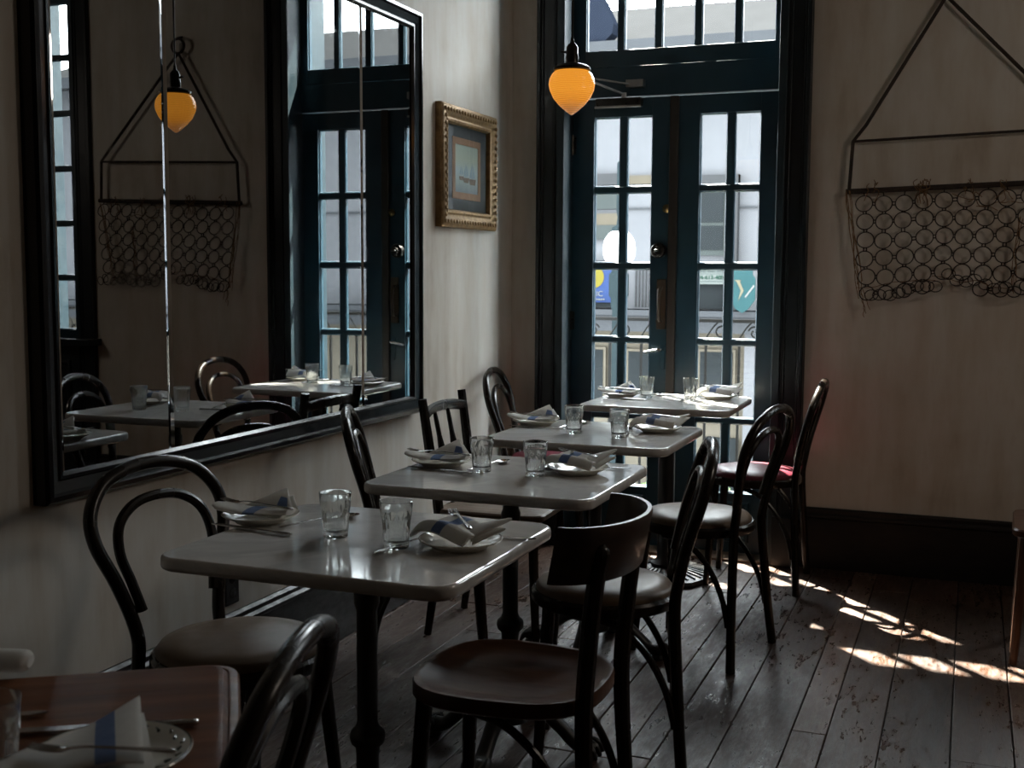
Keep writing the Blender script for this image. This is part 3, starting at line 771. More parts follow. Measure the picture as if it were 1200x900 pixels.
def panel_chair(label, x, y, ang):
    t = thing('panel_back_chair', label, 'chair', (x, y, 0), R(ang)); f = M['bentwood']
    # wooden saddle seat, slightly rounded-square, wider at front
    def seat_loop(k, z, n=48, rim=0):
        out = []
        for i in range(n):
            a = 2 * PI * i / n; c, s = math.cos(a), math.sin(a)
            p = 2.9; q = (abs(c) ** p + abs(s) ** p) ** (-1 / p)
            X = c * q * .198; Y = s * q * (.192 + .012 * c)
            out.append((X * k, Y * k, z))
        return out
    g = G(); n = 48
    loops = [seat_loop(.96, .418), seat_loop(1, .424), seat_loop(1, .446), seat_loop(.985, .452), seat_loop(.93, .452), seat_loop(.90, .447), seat_loop(.6, .441), seat_loop(.25, .440)]
    v = []; fcs = []
    for L in loops: v += L
    for i in range(len(loops) - 1):
        for k in range(n): fcs.append((i * n + k, i * n + (k + 1) % n, (i + 1) * n + (k + 1) % n, (i + 1) * n + k))
    fcs.append(tuple(range(n))[::-1]); fcs.append(tuple((len(loops) - 1) * n + k for k in range(n)))
    g.add(v, fcs); g.build('seat', M['seatwood'], t, angle=40)
    # curved back panel
    g = G(); N = 28; v = []; fcs = []
    zc = [(.693, 0), (.698, .003), (.798, .003), (.804, 0)]
    rx, ry = .12, .185
    for i in range(N + 1):
        a = R(-91 + 182 * i / N); tap = 1 if abs(math.degrees(a)) < 85 else 1
        lean = .0
        cx = -.13; X = cx - rx * math.cos(a) ; Y = ry * math.sin(a)
        nx_, ny_ = -math.cos(a) / rx, math.sin(a) / ry; l = math.hypot(nx_, ny_); nx_ /= l; ny_ /= l
        for (z, e) in zc:
            k = (z - .68) * -.18
            v.append((X + nx_ * (e + .004) + k, Y + ny_ * (e + .004), z))
        for (z, e) in zc[::-1]:
            k = (z - .68) * -.18
            v.append((X - nx_ * (e + .004) + k, Y - ny_ * (e + .004), z))
    q = 8
    for i in range(N):
        for k in range(q): fcs.append((i * q + k, i * q + (k + 1) % q, (i + 1) * q + (k + 1) % q, (i + 1) * q + k))
    fcs.append(tuple(range(q))[::-1]); fcs.append(tuple(N * q + k for k in range(q)))
    g.add(v, fcs); g.build('back_panel', M['panelwood'], t, angle=30)
    for s in (1, -1):
        # back post: floor to half-way up the panel, outside it
        G().tube([(-.215, .165 * s, 0), (-.200, .150 * s, .20), (-.190, .140 * s, .42), (-.200, .142 * s, .58), (-.212, .145 * s, .69), (-.224, .146 * s, .75), (-.216, .142 * s, .763)], [.014, .0165, .0185, .0185, .018, .0165, .010], 10, sub=4).build('leg', f, t)
        G().tube([(.150, .125 * s, .425), (.160, .138 * s, .25), (.172, .152 * s, 0)], [.018, .0165, .012], 12, sub=4).build('leg', f, t)
        G().tube([(.04, .15 * s, .412), (-.03, .153 * s, .395), (-.10, .152 * s, .34), (-.155, .150 * s, .26), (-.185, .151 * s, .17)], .009, 10, sub=4).build('brace', f, t)
    return t
panel_chair('dark wooden chair with curved panel back and flat wooden seat, nearest along the aisle', -.857, 2.24, 181)

def spindle_chair(label, x, y, ang, wood='bentwood', seat='tan_wood_seat', h=.835):
    t = thing('spindle_back_chair', label, 'chair', (x, y, 0), R(ang)); f = M[wood]
    g = G().slab(.195, .195, .05, [(.008, .425), (0, .431), (0, .447), (.006, .453), (.03, .455), (.034, .455)], cs=6)
    g.build('seat', M[seat], t, angle=40)
    for s in (1, -1):
        G().tube([(-.225, .175 * s, 0), (-.195, .172 * s, .22), (-.183, .172 * s, .44), (-.215, .178 * s, .66), (-.24, .184 * s, h)], [.014, .018, .0195, .019, .0165], 8, sub=3).build('leg', f, t)
        G().tube([(.155, .150 * s, .428), (.165, .160 * s, .2), (.175, .168 * s, 0)], [.0175, .017, .013], 10, sub=3).build('leg', f, t)
    G().tube([(-.229, -.175, h - .055), (-.245, -.09, h - .045), (-.250, 0, h - .042), (-.245, .09, h - .045), (-.229, .175, h - .055)], .013, 8, sub=4, squash=1.5).build('top_rail', f, t)
    for yy in (-.055, .055):
        zb, zt = .45, h - .045
        P = []
        rr = [.007, .009, .012, .0095, .014, .0095, .009, .007]
        for k in range(8):
            u = k / 7; P.append((-.178 - .07 * u, yy * (1 + .1 * u), zb + (zt - zb) * u))
        G().tube(P, rr, 8, sub=3).build('spindle', f, t)
    return t
spindle_chair('dark spindle-back chair with worn wooden seat between two hoop chairs along the wall', -1.53, 3.88, 2)
spindle_chair('brown wooden chair past the sun patch, only one leg showing', .352, 4.29, 178, 'brownwood', 'seatwood')

# ------------------------------------------------------------------ tableware
def tumbler(label, x, y, z=ZT, group='fluted water tumblers on the marble tables'):
    t = thing('tumbler', label, 'glass', (x, y, z), random.uniform(0, 1), group)
    outer = [(.0225, .0), (.0245, .002), (.0252, .006), (.0250, .011), (.0262, .017), (.0275, .035), (.0290, .052), (.0302, .062), (.0308, .068), (.0318, .078), (.0325, .090), (.0326, .0915)]
    inner = [(.0318, .0920), (.0310, .0905), (.0295, .072), (.0270, .040), (.0245, .018), (.020, .0125), (0, .0115)]
    K = len(outer)
    def mod(a, i):
        if i >= K: return 1
        z_ = outer[i][1]
        amp = .045 if .015 < z_ < .063 else 0
        return 1 - amp * (abs(math.cos(5.5 * a)) ** .7) + amp * .4
    def mod2(a, i):
        if i >= K: return 1
        z_ = outer[i][1]; w_ = PI / 5; f_ = math.cos(w_ / 2) / math.cos((a % w_) - w_ / 2)
        k_ = .9 if .014 < z_ < .060 else 0
        return 1 + (f_ - 1) * k_
    G().lathe([(0, 0)] + outer + inner, 80, mod=lambda a, i: mod2(a, i - 1) if i else 1).build('glass_body', M['tumbler'], t, angle=28)
    return t
def plate(label, x, y, z=ZT, r=.082, deco=False, group='white plates on the marble tables'):
    t = thing('plate', label, 'plate', (x, y, z), 0, group)
    s = r / .085
    prof = [(0, .0035), (.048 * s, .0035), (.050 * s, .0), (.054 * s, .0), (.056 * s, .004), (.070 * s, .010), (.0845 * s, .0165), (.0855 * s, .0178), (.0845 * s, .0192), (.0825 * s, .0188), (.0805 * s, .0182), (.060 * s, .0105), (.052 * s, .0072), (0, .0065)]
    mats = [0] * len(prof); mats[8] = 1
    G().lathe(prof, 56, mats=mats).build('dish', [M['china'], M['china_line']], t, angle=50)
    if deco:
        g = G(); q = random.Random(2)
        for k in range(26):
            a = 2 * PI * k / 26; rr = (.069 + .004 * (k % 2)) * s
            g.tube([(rr * math.cos(a), rr * math.sin(a), .0155), ((rr + .002) * math.cos(a + .05), (rr + .002) * math.sin(a + .05), .0162), ((rr + .004) * math.cos(a + .1), (rr + .004) * math.sin(a + .1), .0168)], [.0022, .0016, .0008], 6)
        g.build('leaf_decoration', M['china_line'], t)
    return t

def cloth_sheet(fn, nu, nv, th, stripe=None):
    """closed sheet of thickness th over fn(u,v)->Vector, u,v in 0..1; faces with stripe(u,v) true are blue"""
    g = G(); P = [[fn(i / nu, j / nv) for j in range(nv + 1)] for i in range(nu + 1)]
    def nrm(i, j):
        a = P[min(i + 1, nu)][j] - P[max(i - 1, 0)][j]; b = P[i][min(j + 1, nv)] - P[i][max(j - 1, 0)]
        n = a.cross(b); return n.normalized() if n.length > 1e-9 else Vector((0, 0, 1))
    W = nv + 1; top = []; bot = []
    for i in range(nu + 1):
        for j in range(nv + 1):
            e = min(i, nu - i, j, nv - j); k = .45 if e == 0 else 1
            n = nrm(i, j); top.append(P[i][j] + n * th * .5 * k); bot.append(P[i][j] - n * th * .5 * k)
    NT = len(top); g.v += [tuple(p) for p in top + bot]
    for i in range(nu):
        for j in range(nv):
            mi = 1 if stripe and stripe((i + .5) / nu, (j + .5) / nv) else 0
            a, b, c, d = i * W + j, (i + 1) * W + j, (i + 1) * W + j + 1, i * W + j + 1
            g.f.append((a, b, c, d)); g.m.append(mi); g.f.append((NT + a, NT + d, NT + c, NT + b)); g.m.append(mi)
    def edge(ids, fl):
        for a, b in zip(ids[:-1], ids[1:]): g.f.append((a, b, NT + b, NT + a)); g.m.append(0)
    edge([i * W for i in range(nu + 1)], 0); edge([i * W + nv for i in range(nu + 1)], 0)
    edge([j for j in range(nv + 1)], 0); edge([nu * W + j for j in range(nv + 1)], 0)
    return g
def merge(*gs):
    o = G()
    for q in gs:
        n = len(o.v); o.v += q.v; o.f += [tuple(i + n for i in f) for f in q.f]; o.m += q.m
    return o
def smst(a, b, x): t = min(max((x - a) / (b - a), 0), 1); return t * t * (3 - 2 * t)

def napkin_mesh(variant, seed):
    q = random.Random(seed); j = lambda s: q.uniform(-s, s)
    if variant == 'roll':     # long folded roll lying across the plate, one corner turned up behind
        e1, e2, e3 = j(.006), j(.006), j(.008)
        # the folded roll: a fat closed loop swept along x
        def roll(u, v):
            a = 2 * PI * v; x = -.098 + .175 * u
            w = (.032 + .006 * math.sin(3 * u + e1 * 50)) * (.55 + .45 * smst(0, .10, u)) * (1 - .25 * smst(.92, 1, u))
            h = .0062 * (.8 + .2 * smst(0, .1, u)) * (1 + .25 * math.sin(7 * u + e2 * 90))
            return Vector((x, -.012 + w * math.cos(a) + .012 * (u - .5), .0255 + .010 * (2 * u - 1) ** 2 * (1 if u < .5 else .25) + h * math.sin(a)))
        g1 = G(); nu, nv = 26, 20; g1.v = [tuple(roll(i / nu, k / nv)) for i in range(nu + 1) for k in range(nv)]
        for i in range(nu):
            for k in range(nv):
                g1.f.append((i * nv + k, i * nv + (k + 1) % nv, (i + 1) * nv + (k + 1) % nv, (i + 1) * nv + k)); g1.m.append(1 if .45 < (i + .5) / nu < .62 else 0)
        g1.f.append(tuple(range(nv))[::-1]); g1.m.append(0); g1.f.append(tuple(nu * nv + k for k in range(nv))); g1.m.append(0)
        # upright corner flap
        A, B, C = Vector((-.040 + e1, .004, .032)), Vector((.078, .000, .030)), Vector((.030 + e3, .066, .064 + e2))
        def flap(u, v):
            p = A.lerp(B, u).lerp(C, v * (1 - .0 * u)); p.z += .008 * math.sin(PI * u) * (1 - v) * math.sin(PI * v); p.y += .010 * math.sin(PI * u) * (1 - v)
            return p
        g2 = cloth_sheet(flap, 16, 12, .006, lambda u, v: .60 < u < .90 and v < .38)
        def flap2(u, v):
            p = (A + Vector((.03, .012, -.004))).lerp(B + Vector((.004, .02, -.006)), u).lerp(C + Vector((.012, .006, -.016)), v); p.y += .012 * math.sin(PI * u) * (1 - v)
            return p
        g3 = cloth_sheet(flap2, 10, 8, .005)
        # cloth lying on the plate under the roll
        def under(u, v): return Vector((-.055 + .115 * u, -.035 + .075 * v, .0195 + .003 * math.sin(5 * u + 3 * v)))
        g4 = cloth_sheet(under, 10, 8, .005)
        return merge(g1, g2, g3, g4)
    if variant == 'drape':    # packet sliding off one side, two corners standing up on the other
        e1, e2 = j(.006), j(.01)
        def packet(u, v):
            x = -.088 + .150 * u; y = -.048 + .082 * v
            z = .039 - .013 * smst(.25, 0, v) + .006 * math.sin(4.5 * u + e1 * 60) - .010 * smst(.15, 0, u) + .003 * math.sin(9 * v)
            return Vector((x + .012 * v, y - .012 * smst(.3, 0, u), z))
        g1 = cloth_sheet(packet, 22, 16, .012, lambda u, v: .36 < u < .56)
        A, B, C = Vector((-.012, .030, .034)), Vector((.066, -.030, .028)), Vector((.094 + e1, .052, .064 + e2 * .6))
        def f1(u, v):
            p = A.lerp(B, u).lerp(C, v); p.z += .010 * math.sin(PI * u) * (1 - v); return p
        g2 = cloth_sheet(f1, 16, 12, .006, lambda u, v: u < .16 and v < .7)
        A2, B2, C2 = Vector((.02, .020, .030)), Vector((.076, -.036, .024)), Vector((.104, .026 + e1, .050))
        def f2(u, v):
            p = A2.lerp(B2, u).lerp(C2, v); p.z += .008 * math.sin(PI * u) * (1 - v); return p
        g3 = cloth_sheet(f2, 12, 10, .006)
        return merge(g1, g2, g3)
def napkin(label, variant, x, y, rz, z=ZT, seed=1, s=1.0, group='striped napkins on the plates'):
    t = thing('napkin', label, 'napkin', (x, y, z), R(rz), group); t.scale = (s, s, s)
    napkin_mesh(variant, seed).build('folded_cloth', [M['linen'], M['linen_blue']], t, angle=50)
    return t
def cutlery(kind, label, x, y, z, rz, tilt=0, group='steel cutlery on the tables', flip=0):
    t = thing(kind, label, kind, (x, y, z), 0, group); t.rotation_euler = (0, R(tilt), R(rz))
    st = M['steel']
    if kind == 'fork':
        G().tube([(-.095, 0, .0), (-.085, 0, .001), (-.04, 0, .003), (.02, 0, .005), (.045, 0, .003)], [.0045, .0062, .0042, .003, .004], 10, sub=4, squash=.42).build('handle', st, t)
        g = G().tube([(.042, 0, .003), (.052, 0, .001), (.062, 0, .0012)], [.004, .0095, .0105], 10, sub=3, squash=.22)
        for yy in (-.0084, -.0028, .0028, .0084):
            g.tube([(.060, yy, .0012), (.078, yy, .002), (.098, yy * .9, .0062)], [.0017, .0016, .0009], 6, sub=3)
        g.build('tines', st, t)
    elif kind == 'spoon':
        G().tube([(-.10, 0, .0), (-.085, 0, .001), (-.04, 0, .003), (.02, 0, .006), (.045, 0, .004)], [.0045, .0062, .0042, .003, .004], 10, sub=4, squash=.42).build('handle', st, t)
        g = G(); N, Kk = 20, 5; v = []
        for k in range(Kk + 1):
            f_ = k / Kk
            for i in range(N):
                a = 2 * PI * i / N; rx, ry = .027 * f_, .0175 * f_
                v.append((.068 + rx * math.cos(a), ry * math.sin(a), .004 - .0075 * (1 - f_ * f_)))
        fc = [(k * N + i, k * N + (i + 1) % N, (k + 1) * N + (i + 1) % N, (k + 1) * N + i) for k in range(Kk) for i in range(N)]
        g.add(v, fc); n0 = len(v)
        g.add([(a, b, c - .0014) for a, b, c in v], [f_[::-1] for f_ in fc])
        g.f += [(Kk * N + i, Kk * N + (i + 1) % N, n0 + Kk * N + (i + 1) % N, n0 + Kk * N + i) for i in range(N)]; g.m += [0] * N
        g.build('bowl', st, t, angle=60)
    else:
        G().tube([(-.105, 0, .0038), (-.095, 0, .004), (-.03, 0, .004), (.0, 0, .0035)], [.004, .0062, .0052, .0045], 10, sub=4, squash=.55).build('handle', st, t)
        g = G(); prof = [(.0, -.004), (.02, -.0085), (.06, -.0095), (.09, -.0085), (.106, -.002), (.108, .002), (.10, .0042), (.0, .0045)]
        n = len(prof); g.add([(a, b, .0022) for a, b in prof] + [(a, b, .0042) for a, b in prof], [tuple(range(n)), tuple(range(n, 2 * n))[::-1]] + [(k, (k + 1) % n, n + (k + 1) % n, n + k) for k in range(n)])
        g.build('blade', st, t)
    return t

TN = {1: 'nearest marble table', 2: 'second marble table', 3: 'table under the lamp', 4: 'table at the doors'}
places = [  # table, side, plate xy, napkin rotation, glass xy
    (1, 'w', (-1.398, 2.125), 4, (-1.176, 2.055)), (1, 'a', (-.908, 2.070), -26, (-1.022, 2.020)),
    (2, 'w', (-1.345, 2.935), 8, (-1.205, 2.888)), (2, 'a', (-.960, 2.965), -12, (-1.050, 2.880)),
    (3, 'w', (-1.402, 3.850), 4, (-1.215, 3.705)), (3, 'a', (-.966, 3.850), 2, (-1.048, 3.665)),
    (4, 'w', (-1.385, 4.865), 6, (-1.272, 4.862)), (4, 'a', (-.985, 4.955), 4, (-1.086, 4.872))]
SIDE = {'w': 'wall side of the', 'a': 'aisle side of the'}
for i, (tb, sd, (px, py), rz, (gx, gy)) in enumerate(places):
    where = SIDE[sd] + ' ' + TN[tb]
    plate('white plate, ' + where, px, py)
    napkin('blue-striped napkin on the plate, ' + where, 'roll' if sd == 'w' else 'drape', px, py, rz, seed=10 + i, s=.98)
    tumbler('clear fluted tumbler, ' + where, gx, gy)
    if sd == 'w':
        cutlery('fork', 'steel fork lying on the napkin, ' + where, px - .005, py - .004, ZT + .0355, 168 + rz, 0)
        cutlery('knife', 'steel knife in front of the plate, ' + where, px + .035, py - .088, ZT + .0006, 176 - rz)
        cutlery('spoon', 'steel spoon between plate and tumbler, ' + where, px + .128, py + .035, ZT + .0045, 78 if tb != 1 else 62)
    else:
        cutlery('fork', 'steel fork lying on the napkin, ' + where, px - .002, py + .004, ZT + .0525, 150 + rz, 2)
        cutlery('spoon', 'steel spoon next to the tumbler, ' + where, px - .095, py - .030, ZT + .0045, 100 + rz)
        cutlery('knife', 'steel knife behind the plate, ' + where, px + .01, py + .092, ZT + .0006, 8)

# wooden-table setting
WZ = .75
plate('patterned plate under the big napkin on the wooden table', -.838, .985, WZ, .083, True, None)
tumbler('tumbler at the edge of the wooden table', -.924, .902, WZ, None)
cutlery('knife', 'steel knife behind the napkin on the wooden table', -.913, 1.062, WZ + .0006, 30.4 + 180, 0)
nk = thing('napkin', 'large white napkin with one wide blue stripe leaning on the wooden table plate', 'napkin', (-.868, .985, WZ), R(0))
A, B, C = Vector((-.036, -.135, .026)), Vector((.100, -.036, .028)), Vector((-.020, .108, .030))
def bigfold(u, v):
    p = A.lerp(C.lerp(B, v), max(u, .02)); p.z += .008 * math.sin(PI * v) * u + .004 * math.sin(7 * u + 2 * v); return p
g1 = cloth_sheet(bigfold, 50, 18, .007, lambda u, v: .71 < u < .85)
def bigfold2(u, v):
    p = A.lerp((C + Vector((.013, -.010, -.008))).lerp(B + Vector((.010, .004, -.007)), v), max(u, .02)); p.z += .006 * math.sin(PI * v) * u - .004; return p
g2 = cloth_sheet(bigfold2, 20, 12, .006)
merge(g1, g2).build('folded_cloth', [M['linen'], M['linen_blue']], nk, angle=50)
fk = cutlery('fork', 'steel fork lying across the big napkin on the wooden table', -.812, .941, WZ + .0385, 200, 0); fk.scale = (.78, .78, .78)
nr = thing('rolled_napkin', 'plain white rolled napkin at the far edge of the wooden table', 'napkin', (-1.176, 1.172, WZ), R(20))
g = G().tube([(-.10, 0, .015), (-.05, 0, .0155), (.02, 0, .0152), (.034, 0, .015), (.040, 0, .0145)], [.021, .022, .022, .020, .012], 18, sub=4, squash=.66)
g.build('folded_cloth', M['linen'], nr)
cutlery('knife', 'steel knife beside the rolled napkin on the wooden table', -1.10, 1.02, WZ + .0006, 30)

# ------------------------------------------------------------------ outside the doors
# balcony and its railing
struct(G().box(-6, 6, YB + .32, 6.45, -.16, -.02).build('balcony_slab', M['paving'], bevel=.01))
rl = thing('balcony_railing', 'wrought iron balcony railing with scrolls outside the French doors', 'railing', (-1.3, 6.2, -.02))
g = G().box(-3.7, 4.3, -.02, .02, 1.035, 1.052); g.box(-3.7, 4.3, -.012, .012, .925, .938); g.box(-3.7, 4.3, -.012, .012, .10, .115)
g.build('rails', M['rail_iron'], rl)
g = G()
for k in range(46):
    x_ = -3.7 + k * .176; g.box(x_ - .006, x_ + .006, -.006, .006, 0, .93)
g.build('balusters', M['rail_iron'], rl)
sc = G()
for k in range(46):
    xc = -3.62 + k * .176
    pts = []
    for q in range(15):
        a = PI * .1 + q / 14 * 2.2 * PI; r_ = .036 * (1 - .62 * q / 14)
        pts.append((xc + r_ * math.cos(a) * (1 if k % 2 else -1), 0, .982 + r_ * math.sin(a)))
    sc.tube(pts, .0045, 6, sub=2)
    sc.tube([(xc - .088, 0, .94), (xc - .05, 0, 1.0), (xc - .02, 0, 1.034)], .004, 6, sub=3)
sc.build('scrollwork', M['rail_iron'], rl)

struct(G().box(-30, 30, 6.45, 40, -4.25, -4.05).build('street', M['asphalt']))
struct(G().box(-30, 30, 10.4, 13, -4.05, -3.92).build('sidewalk', M['paving']))
# building opposite
YO = 13.0
bd = thing('building_opposite', 'white two-storey building with pale roof across the street, seen through the doors', 'building', (-2.0, YO, -3.92))
def bp(x, y, z): return (x + 2.0, y - YO, z + 3.92)
def bbox(g, x0, x1, y0, y1, z0, z1, m=0): a = bp(x0, y0, z0); b = bp(x1, y1, z1); return g.box(a[0], b[0], a[1], b[1], a[2], b[2], m)
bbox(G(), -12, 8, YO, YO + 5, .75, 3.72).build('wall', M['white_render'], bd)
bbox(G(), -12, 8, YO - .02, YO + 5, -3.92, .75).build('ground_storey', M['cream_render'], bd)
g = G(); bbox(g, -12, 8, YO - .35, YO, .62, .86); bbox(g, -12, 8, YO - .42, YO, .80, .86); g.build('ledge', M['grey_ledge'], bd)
g = G(); a = [bp(-12.2, YO - .45, 3.70), bp(8.2, YO - .45, 3.70), bp(8.2, YO + 2.6, 4.75), bp(-12.2, YO + 2.6, 4.75)]
b_ = [(p[0], p[1], p[2] - .12) for p in a]
g.add(a + b_, [(0, 1, 2, 3), (7, 6, 5, 4), (0, 4, 5, 1), (1, 5, 6, 2), (2, 6, 7, 3), (3, 7, 4, 0)]); g.build('roof', M['pale_roof'], bd)
g = G(); bbox(g, -12.2, 8.2, YO - .55, YO - .40, 3.60, 3.74); g.build('gutter', M['grey_ledge'], bd)
g = G(); bbox(g, -4.20, -3.735, YO - .10, YO, 2.245, 2.37); bbox(g, -2.95, -2.395, YO - .10, YO, 2.235, 2.33); g.build('cornice', M['grey_pilaster'], bd)
g = G(); bbox(g, -3.70, -3.0, YO - .06, YO, 2.25, 2.345); g.build('tan_band', M['tan_band'], bd)
g = G(); bbox(g, -4.4, -3.73, YO - .05, YO, 1.98, 2.15); bbox(g, -4.4, -3.73, YO - .05, YO, 1.64, 1.80); g.build('shutter_louvre', M['louvre'], bd)
g = G(); bbox(g, -4.4, -3.73, YO - .04, YO, 1.80, 1.93); g.build('tan_band', M['tan_band'], bd)
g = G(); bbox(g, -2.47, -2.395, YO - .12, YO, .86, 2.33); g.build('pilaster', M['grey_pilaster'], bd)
w_ = bbox(G(), -2.90, -2.52, YO - .05, YO, 1.46, 2.20).build('window', M['louvre'], bd)
g = G(); bbox(g, -2.86, -2.56, YO - .06, YO - .05, 1.52, 1.78); bbox(g, -2.86, -2.56, YO - .06, YO - .05, 1.82, 2.15); g.build('pane', M['dim_opening'], w_)
g = G()
for k in range(14): bbox(g, -3.55 + k * .0385, -3.535 + k * .0385, YO - .02, YO, .88, 1.34)
g.build('corrugation', M['grey_pilaster'], bd)
g = G(); bbox(g, -6, 4, YO - .03, YO, 1.975, 1.99); g.build('band_line', M['grey_ledge'], bd)
bbox(G(), -2.85, -2.515, YO - .04, YO, .875, 1.15).build('window', M['dim_opening'], bd)
for k, (x0, x1, z0, z1) in enumerate(((-4.35, -3.90, -.25, .39), (-3.80, -3.66, .0, .39), (-3.60, -3.35, -.2, .38), (-2.78, -2.42, -.1, .40), (-2.05, -1.7, -.1, .40), (-5.4, -4.9, -.1, .4))):
    w_ = bbox(G(), x0 - .03, x1 + .03, YO - .07, YO, z0 - .04, z1 + .03).build('window', M['cream_render'], bd)
    bbox(G(), x0, x1, YO - .08, YO - .07, z0, z1).build('pane', M['dim_opening'], w_)
g = G(); bbox(g, -2.80, -2.45, YO - .10, YO - .02, -.35, -.06); g.build('yellow_panel', M['yellow_paint'], bd)
g = G()
for x0 in (-3.25, -2.28, -4.6): bbox(g, x0, x0 + .14, YO - .16, YO, -3.92, .62)
g.build('gallery_post', M['white_render'], bd)
g = G(); bbox(g, -2.72, -2.35, YO - .09, YO, -1.2, -.55); bbox(g, -4.2, -3.7, YO - .09, YO, -1.3, -.5); g.build('doorway', M['dim_opening'], bd)
# blue slate dormer standing on the front of the pale roof
q_ = [(-5.6, 3.66), (-3.955, 3.66), (-3.848, 3.69), (-3.717, 3.825), (-3.70, 3.93), (-3.818, 4.178), (-4.7, 5.6), (-5.6, 5.6)]
G().prism([(x_ + 2.0, z_ + 3.92) for x_, z_ in q_], 12.5 - YO, 12.72 - YO).build('slate_dormer', M['blue_slate'], bd, smooth=False)

def text_obj(txt, size, mat, parent, loc, extrude=.004):
    cu = bpy.data.curves.new('lettering', 'FONT'); cu.body = txt; cu.size = size; cu.align_x = 'CENTER'; cu.align_y = 'CENTER'; cu.extrude = extrude
    tmp = bpy.data.objects.new('lettering_curve', cu); col.objects.link(tmp); cu.materials.append(mat)
    bpy.context.view_layer.update()
    me = bpy.data.meshes.new_from_object(tmp.evaluated_get(bpy.context.evaluated_depsgraph_get()))
    bpy.data.objects.remove(tmp); bpy.data.curves.remove(cu)
    if not me.materials: me.materials.append(mat)
    o = bpy.data.objects.new('lettering', me); col.objects.link(o)
    o.parent = parent; o.location = loc; o.rotation_euler = (R(90), 0, 0); return o
# blue banner with a yellow disc
bn_ = thing('blue_banner', 'blue banner with a yellow disc hung on the building opposite', 'banner', (-3.995, YO - .16, .88))
G().box(-.22, .21, -.01, .01, .05, .50).build('banner_cloth', M['banner_blue'], bn_)
G().box(-.24, .30, .012, .03, 0, .52).build('banner_backing', M['dim_opening'], bn_)
dsc = G().lathe([(0, 0), (.125, 0), (.125, .006)], 36).xform(Matrix.Translation((0.0, -.0105, .335)) @ Matrix.Rotation(R(90), 4, 'X')); dsc.build('yellow_disc', M['banner_yellow'], bn_)
text_obj('LIC', .085, M['letter_white'], bn_, (.055, -.014, .145))
g = G()
for k in range(9): g.box(-.10 + k * .027, -.10 + k * .027 + .018, -.016, -.0095, .075, .093)
g.build('small_lettering', M['letter_white'], bn_)
# white sign with green figures
sg = thing('white_sign', 'white sign board with green figures above the dark window opposite', 'sign', (-2.69, YO - .10, 1.145))
G().box(-.19, .19, -.015, .015, 0, .20).build('sign_board', M['sign_white'], sg)
text_obj('504-613-400', .062, M['sign_green'], sg, (0, -.018, .072))
g = G()
for k in range(12): g.box(-.15 + k * .026, -.15 + k * .026 + (.018 if k % 4 else .008), -.0185, -.014, .130, .146)
g.box(-.185, .185, -.0175, -.014, .110, .114); g.box(-.185, .185, -.0175, -.014, .028, .032)
g.build('small_lettering', M['sign_grey'], sg)
# teal shield sign with a cream letter
ts = thing('teal_shield_sign', 'teal shield-shaped sign with a cream letter hung on the building opposite', 'sign', (-2.25, YO - .50, .85))
sh_ = [(-.115, .47), (.10, .47), (.10, .40), (.13, .36), (.13, .14), (.06, .04), (0, 0), (-.07, .04), (-.125, .12)]
G().prism(sh_, -.012, .012).build('shield_board', M['teal_sign'], ts, smooth=False)
yl = G().prism([(-.095, .345), (-.015, .345), (-.03, .33), (.012, .235), (-.045, .125), (-.02, .235), (-.066, .33)], -.016, -.0125)
yl.build('lettering', M['cream_letter'], ts, smooth=False)
G().prism([(.02, .17), (.035, .16), (.125, .28), (.115, .30)], -.016, -.0125).build('white_stroke', M['letter_white'], ts, smooth=False)
# street lamp
sl = thing('street_lamp', 'street lamp with a bright white globe beyond the balcony', 'street lamp', (-3.17, 11.0, -3.92))
zb = 3.92
G().lathe([(0, zb + 1.30), (.055, zb + 1.305), (.10, zb + 1.33), (.148, zb + 1.42), (.156, zb + 1.50), (.14, zb + 1.58), (.10, zb + 1.64), (.06, zb + 1.665), (0, zb + 1.67)], 36).build('globe', M['globe'], sl)
G().lathe([(.07, zb + 1.66), (.075, zb + 1.69), (.03, zb + 1.72), (.02, zb + 1.80), (.03, zb + 1.84), (.03, zb + 2.3), (.02, zb + 2.32)], 20).build('globe_finial', M['lamp_iron'], sl)
G().lathe([(.24, 0), (.24, .4), (.12, .6), (.075, 1.0), (.06, zb + .9), (.075, zb + .95), (.075, zb + 1.02), (.095, zb + 1.05), (.095, zb + 1.25), (.07, zb + 1.28), (.07, zb + 1.305)], 24).build('lamp_post', M['lamp_iron'], sl)
# leafy planters at the foot of the building
for k, (px, lab) in enumerate(((-4.35, 'green shrub below the blue banner opposite'), (-2.75, 'green shrub below the white sign opposite'))):
    pt_ = thing('street_shrub', lab, 'plant', (px, YO - .9, -3.92), 0, 'shrubs on the far sidewalk')
    q = random.Random(k + 3); lf = G()
    for n_ in range(420):
        a, h_ = q.uniform(0, 2 * PI), q.uniform(.35, 3.0); rr = q.uniform(.05, .62) * (1 - .3 * abs(h_ - 1.6) / 1.6)
        c = Vector((rr * math.cos(a), rr * .6 * math.sin(a), h_)); s_ = q.uniform(.06, .12)
        mt = Matrix.Translation(c) @ Matrix.Rotation(q.uniform(0, 6.28), 4, 'Z') @ Matrix.Rotation(q.uniform(-1, 1), 4, 'X')
        lf.add([mt @ Vector(v) for v in ((0, -s_, 0), (s_ * .45, 0, .01), (0, s_, 0), (-s_ * .45, 0, .01))], [(0, 1, 2, 3)])
    lf.build('foliage', M['leaf'], pt_, smooth=False)
    G().lathe([(0, 0), (.28, 0), (.34, .5), (.36, .52), (.30, .5), (0, .46)], 20).build('planter', M['grey_pilaster'], pt_)
    G().tube([(0, 0, .4), (.02, 0, 1.2), (-.03, 0, 2.4)], [.03, .025, .012], 8, sub=3).build('stem', M['brownwood'], pt_)
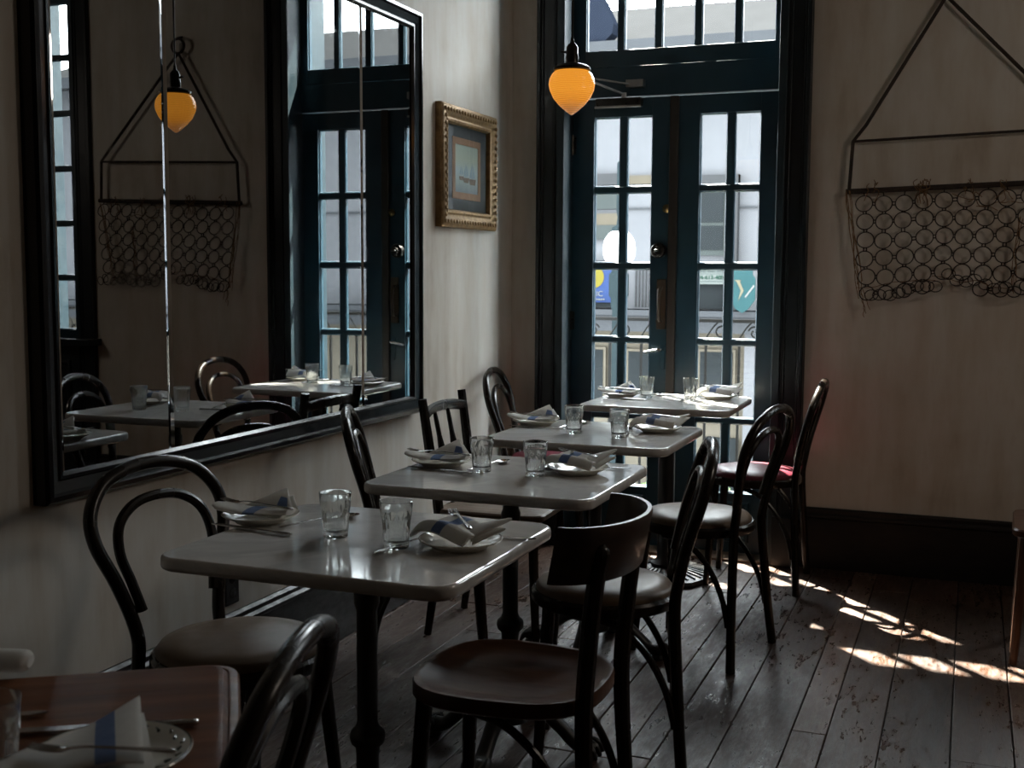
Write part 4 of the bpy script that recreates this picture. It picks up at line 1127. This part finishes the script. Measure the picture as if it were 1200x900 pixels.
# cornice of this building, which caps the sun
struct(G().box(-7, 7, YB + .32, YB + .545, 3.40, 3.58).build('cornice_outside', M['white_render']))

# ------------------------------------------------------------------ light
w = bpy.data.worlds.new('sky'); scene.world = w; w.use_nodes = True
nt = w.node_tree; nt.nodes.clear()
out = nt.nodes.new('ShaderNodeOutputWorld'); bg = nt.nodes.new('ShaderNodeBackground'); nt.links.new(bg.outputs[0], out.inputs[0])
bg.inputs[0].default_value = (.90, .945, 1.0, 1); bg.inputs[1].default_value = 28
sun = bpy.data.lights.new('sun', 'SUN'); sun.energy = 110; sun.angle = R(.6); sun.color = (1, .93, .82)
so = bpy.data.objects.new('sun', sun); col.objects.link(so)
sd = Vector((.68, -.733, -1.40)).normalized()
so.rotation_euler = sd.to_track_quat('-Z', 'Y').to_euler(); so.location = (-6, 12, 14)
def portal(x0, x1, z0, z1, y):
    L = bpy.data.lights.new('window_portal', 'AREA'); L.shape = 'RECTANGLE'; L.size = x1 - x0; L.size_y = z1 - z0
    L.cycles.is_portal = True
    o = bpy.data.objects.new('window_portal', L); col.objects.link(o); o.location = ((x0 + x1) / 2, y, (z0 + z1) / 2)
    o.rotation_euler = (R(-90), 0, 0)
portal(DX0, DX1, 0, 3.0, YB + .33); portal(.56, .935, .9, 3.0, YB + .33); pass
# ------------------------------------------------------------------ camera
cam = bpy.data.cameras.new('camera'); co = bpy.data.objects.new('camera', cam); col.objects.link(co)
cam.sensor_fit = 'HORIZONTAL'; cam.sensor_width = 36; cam.lens = 1386.0627 / 1200 * 36; cam.clip_start = .05; cam.clip_end = 200
r_, u_, f_ = (.93219, .36192, .00501), (-.03913, .087, .99544), (-.35984, .92814, -.09527)
mw = Matrix(((r_[0], u_[0], -f_[0], 0), (r_[1], u_[1], -f_[1], 0), (r_[2], u_[2], -f_[2], 1.28), (0, 0, 0, 1)))
co.matrix_world = mw
cam.dof.use_dof = True; cam.dof.focus_distance = 3.3; cam.dof.aperture_fstop = 9
scene.camera = co

vs = scene.view_settings
scene.display_settings.display_device = 'sRGB'
vs.view_transform = 'Standard'; vs.look = 'None'; vs.exposure = 0.0; vs.gamma = 1; vs.use_curve_mapping = False
cy = scene.cycles
cy.use_denoising = True
try: cy.denoiser = 'OPENIMAGEDENOISE'
except Exception: pass
cy.max_bounces = 12; cy.diffuse_bounces = 6; cy.glossy_bounces = 6; cy.transmission_bounces = 10; cy.transparent_max_bounces = 16
cy.caustics_reflective = False; cy.caustics_refractive = False
cy.sample_clamp_indirect = 6
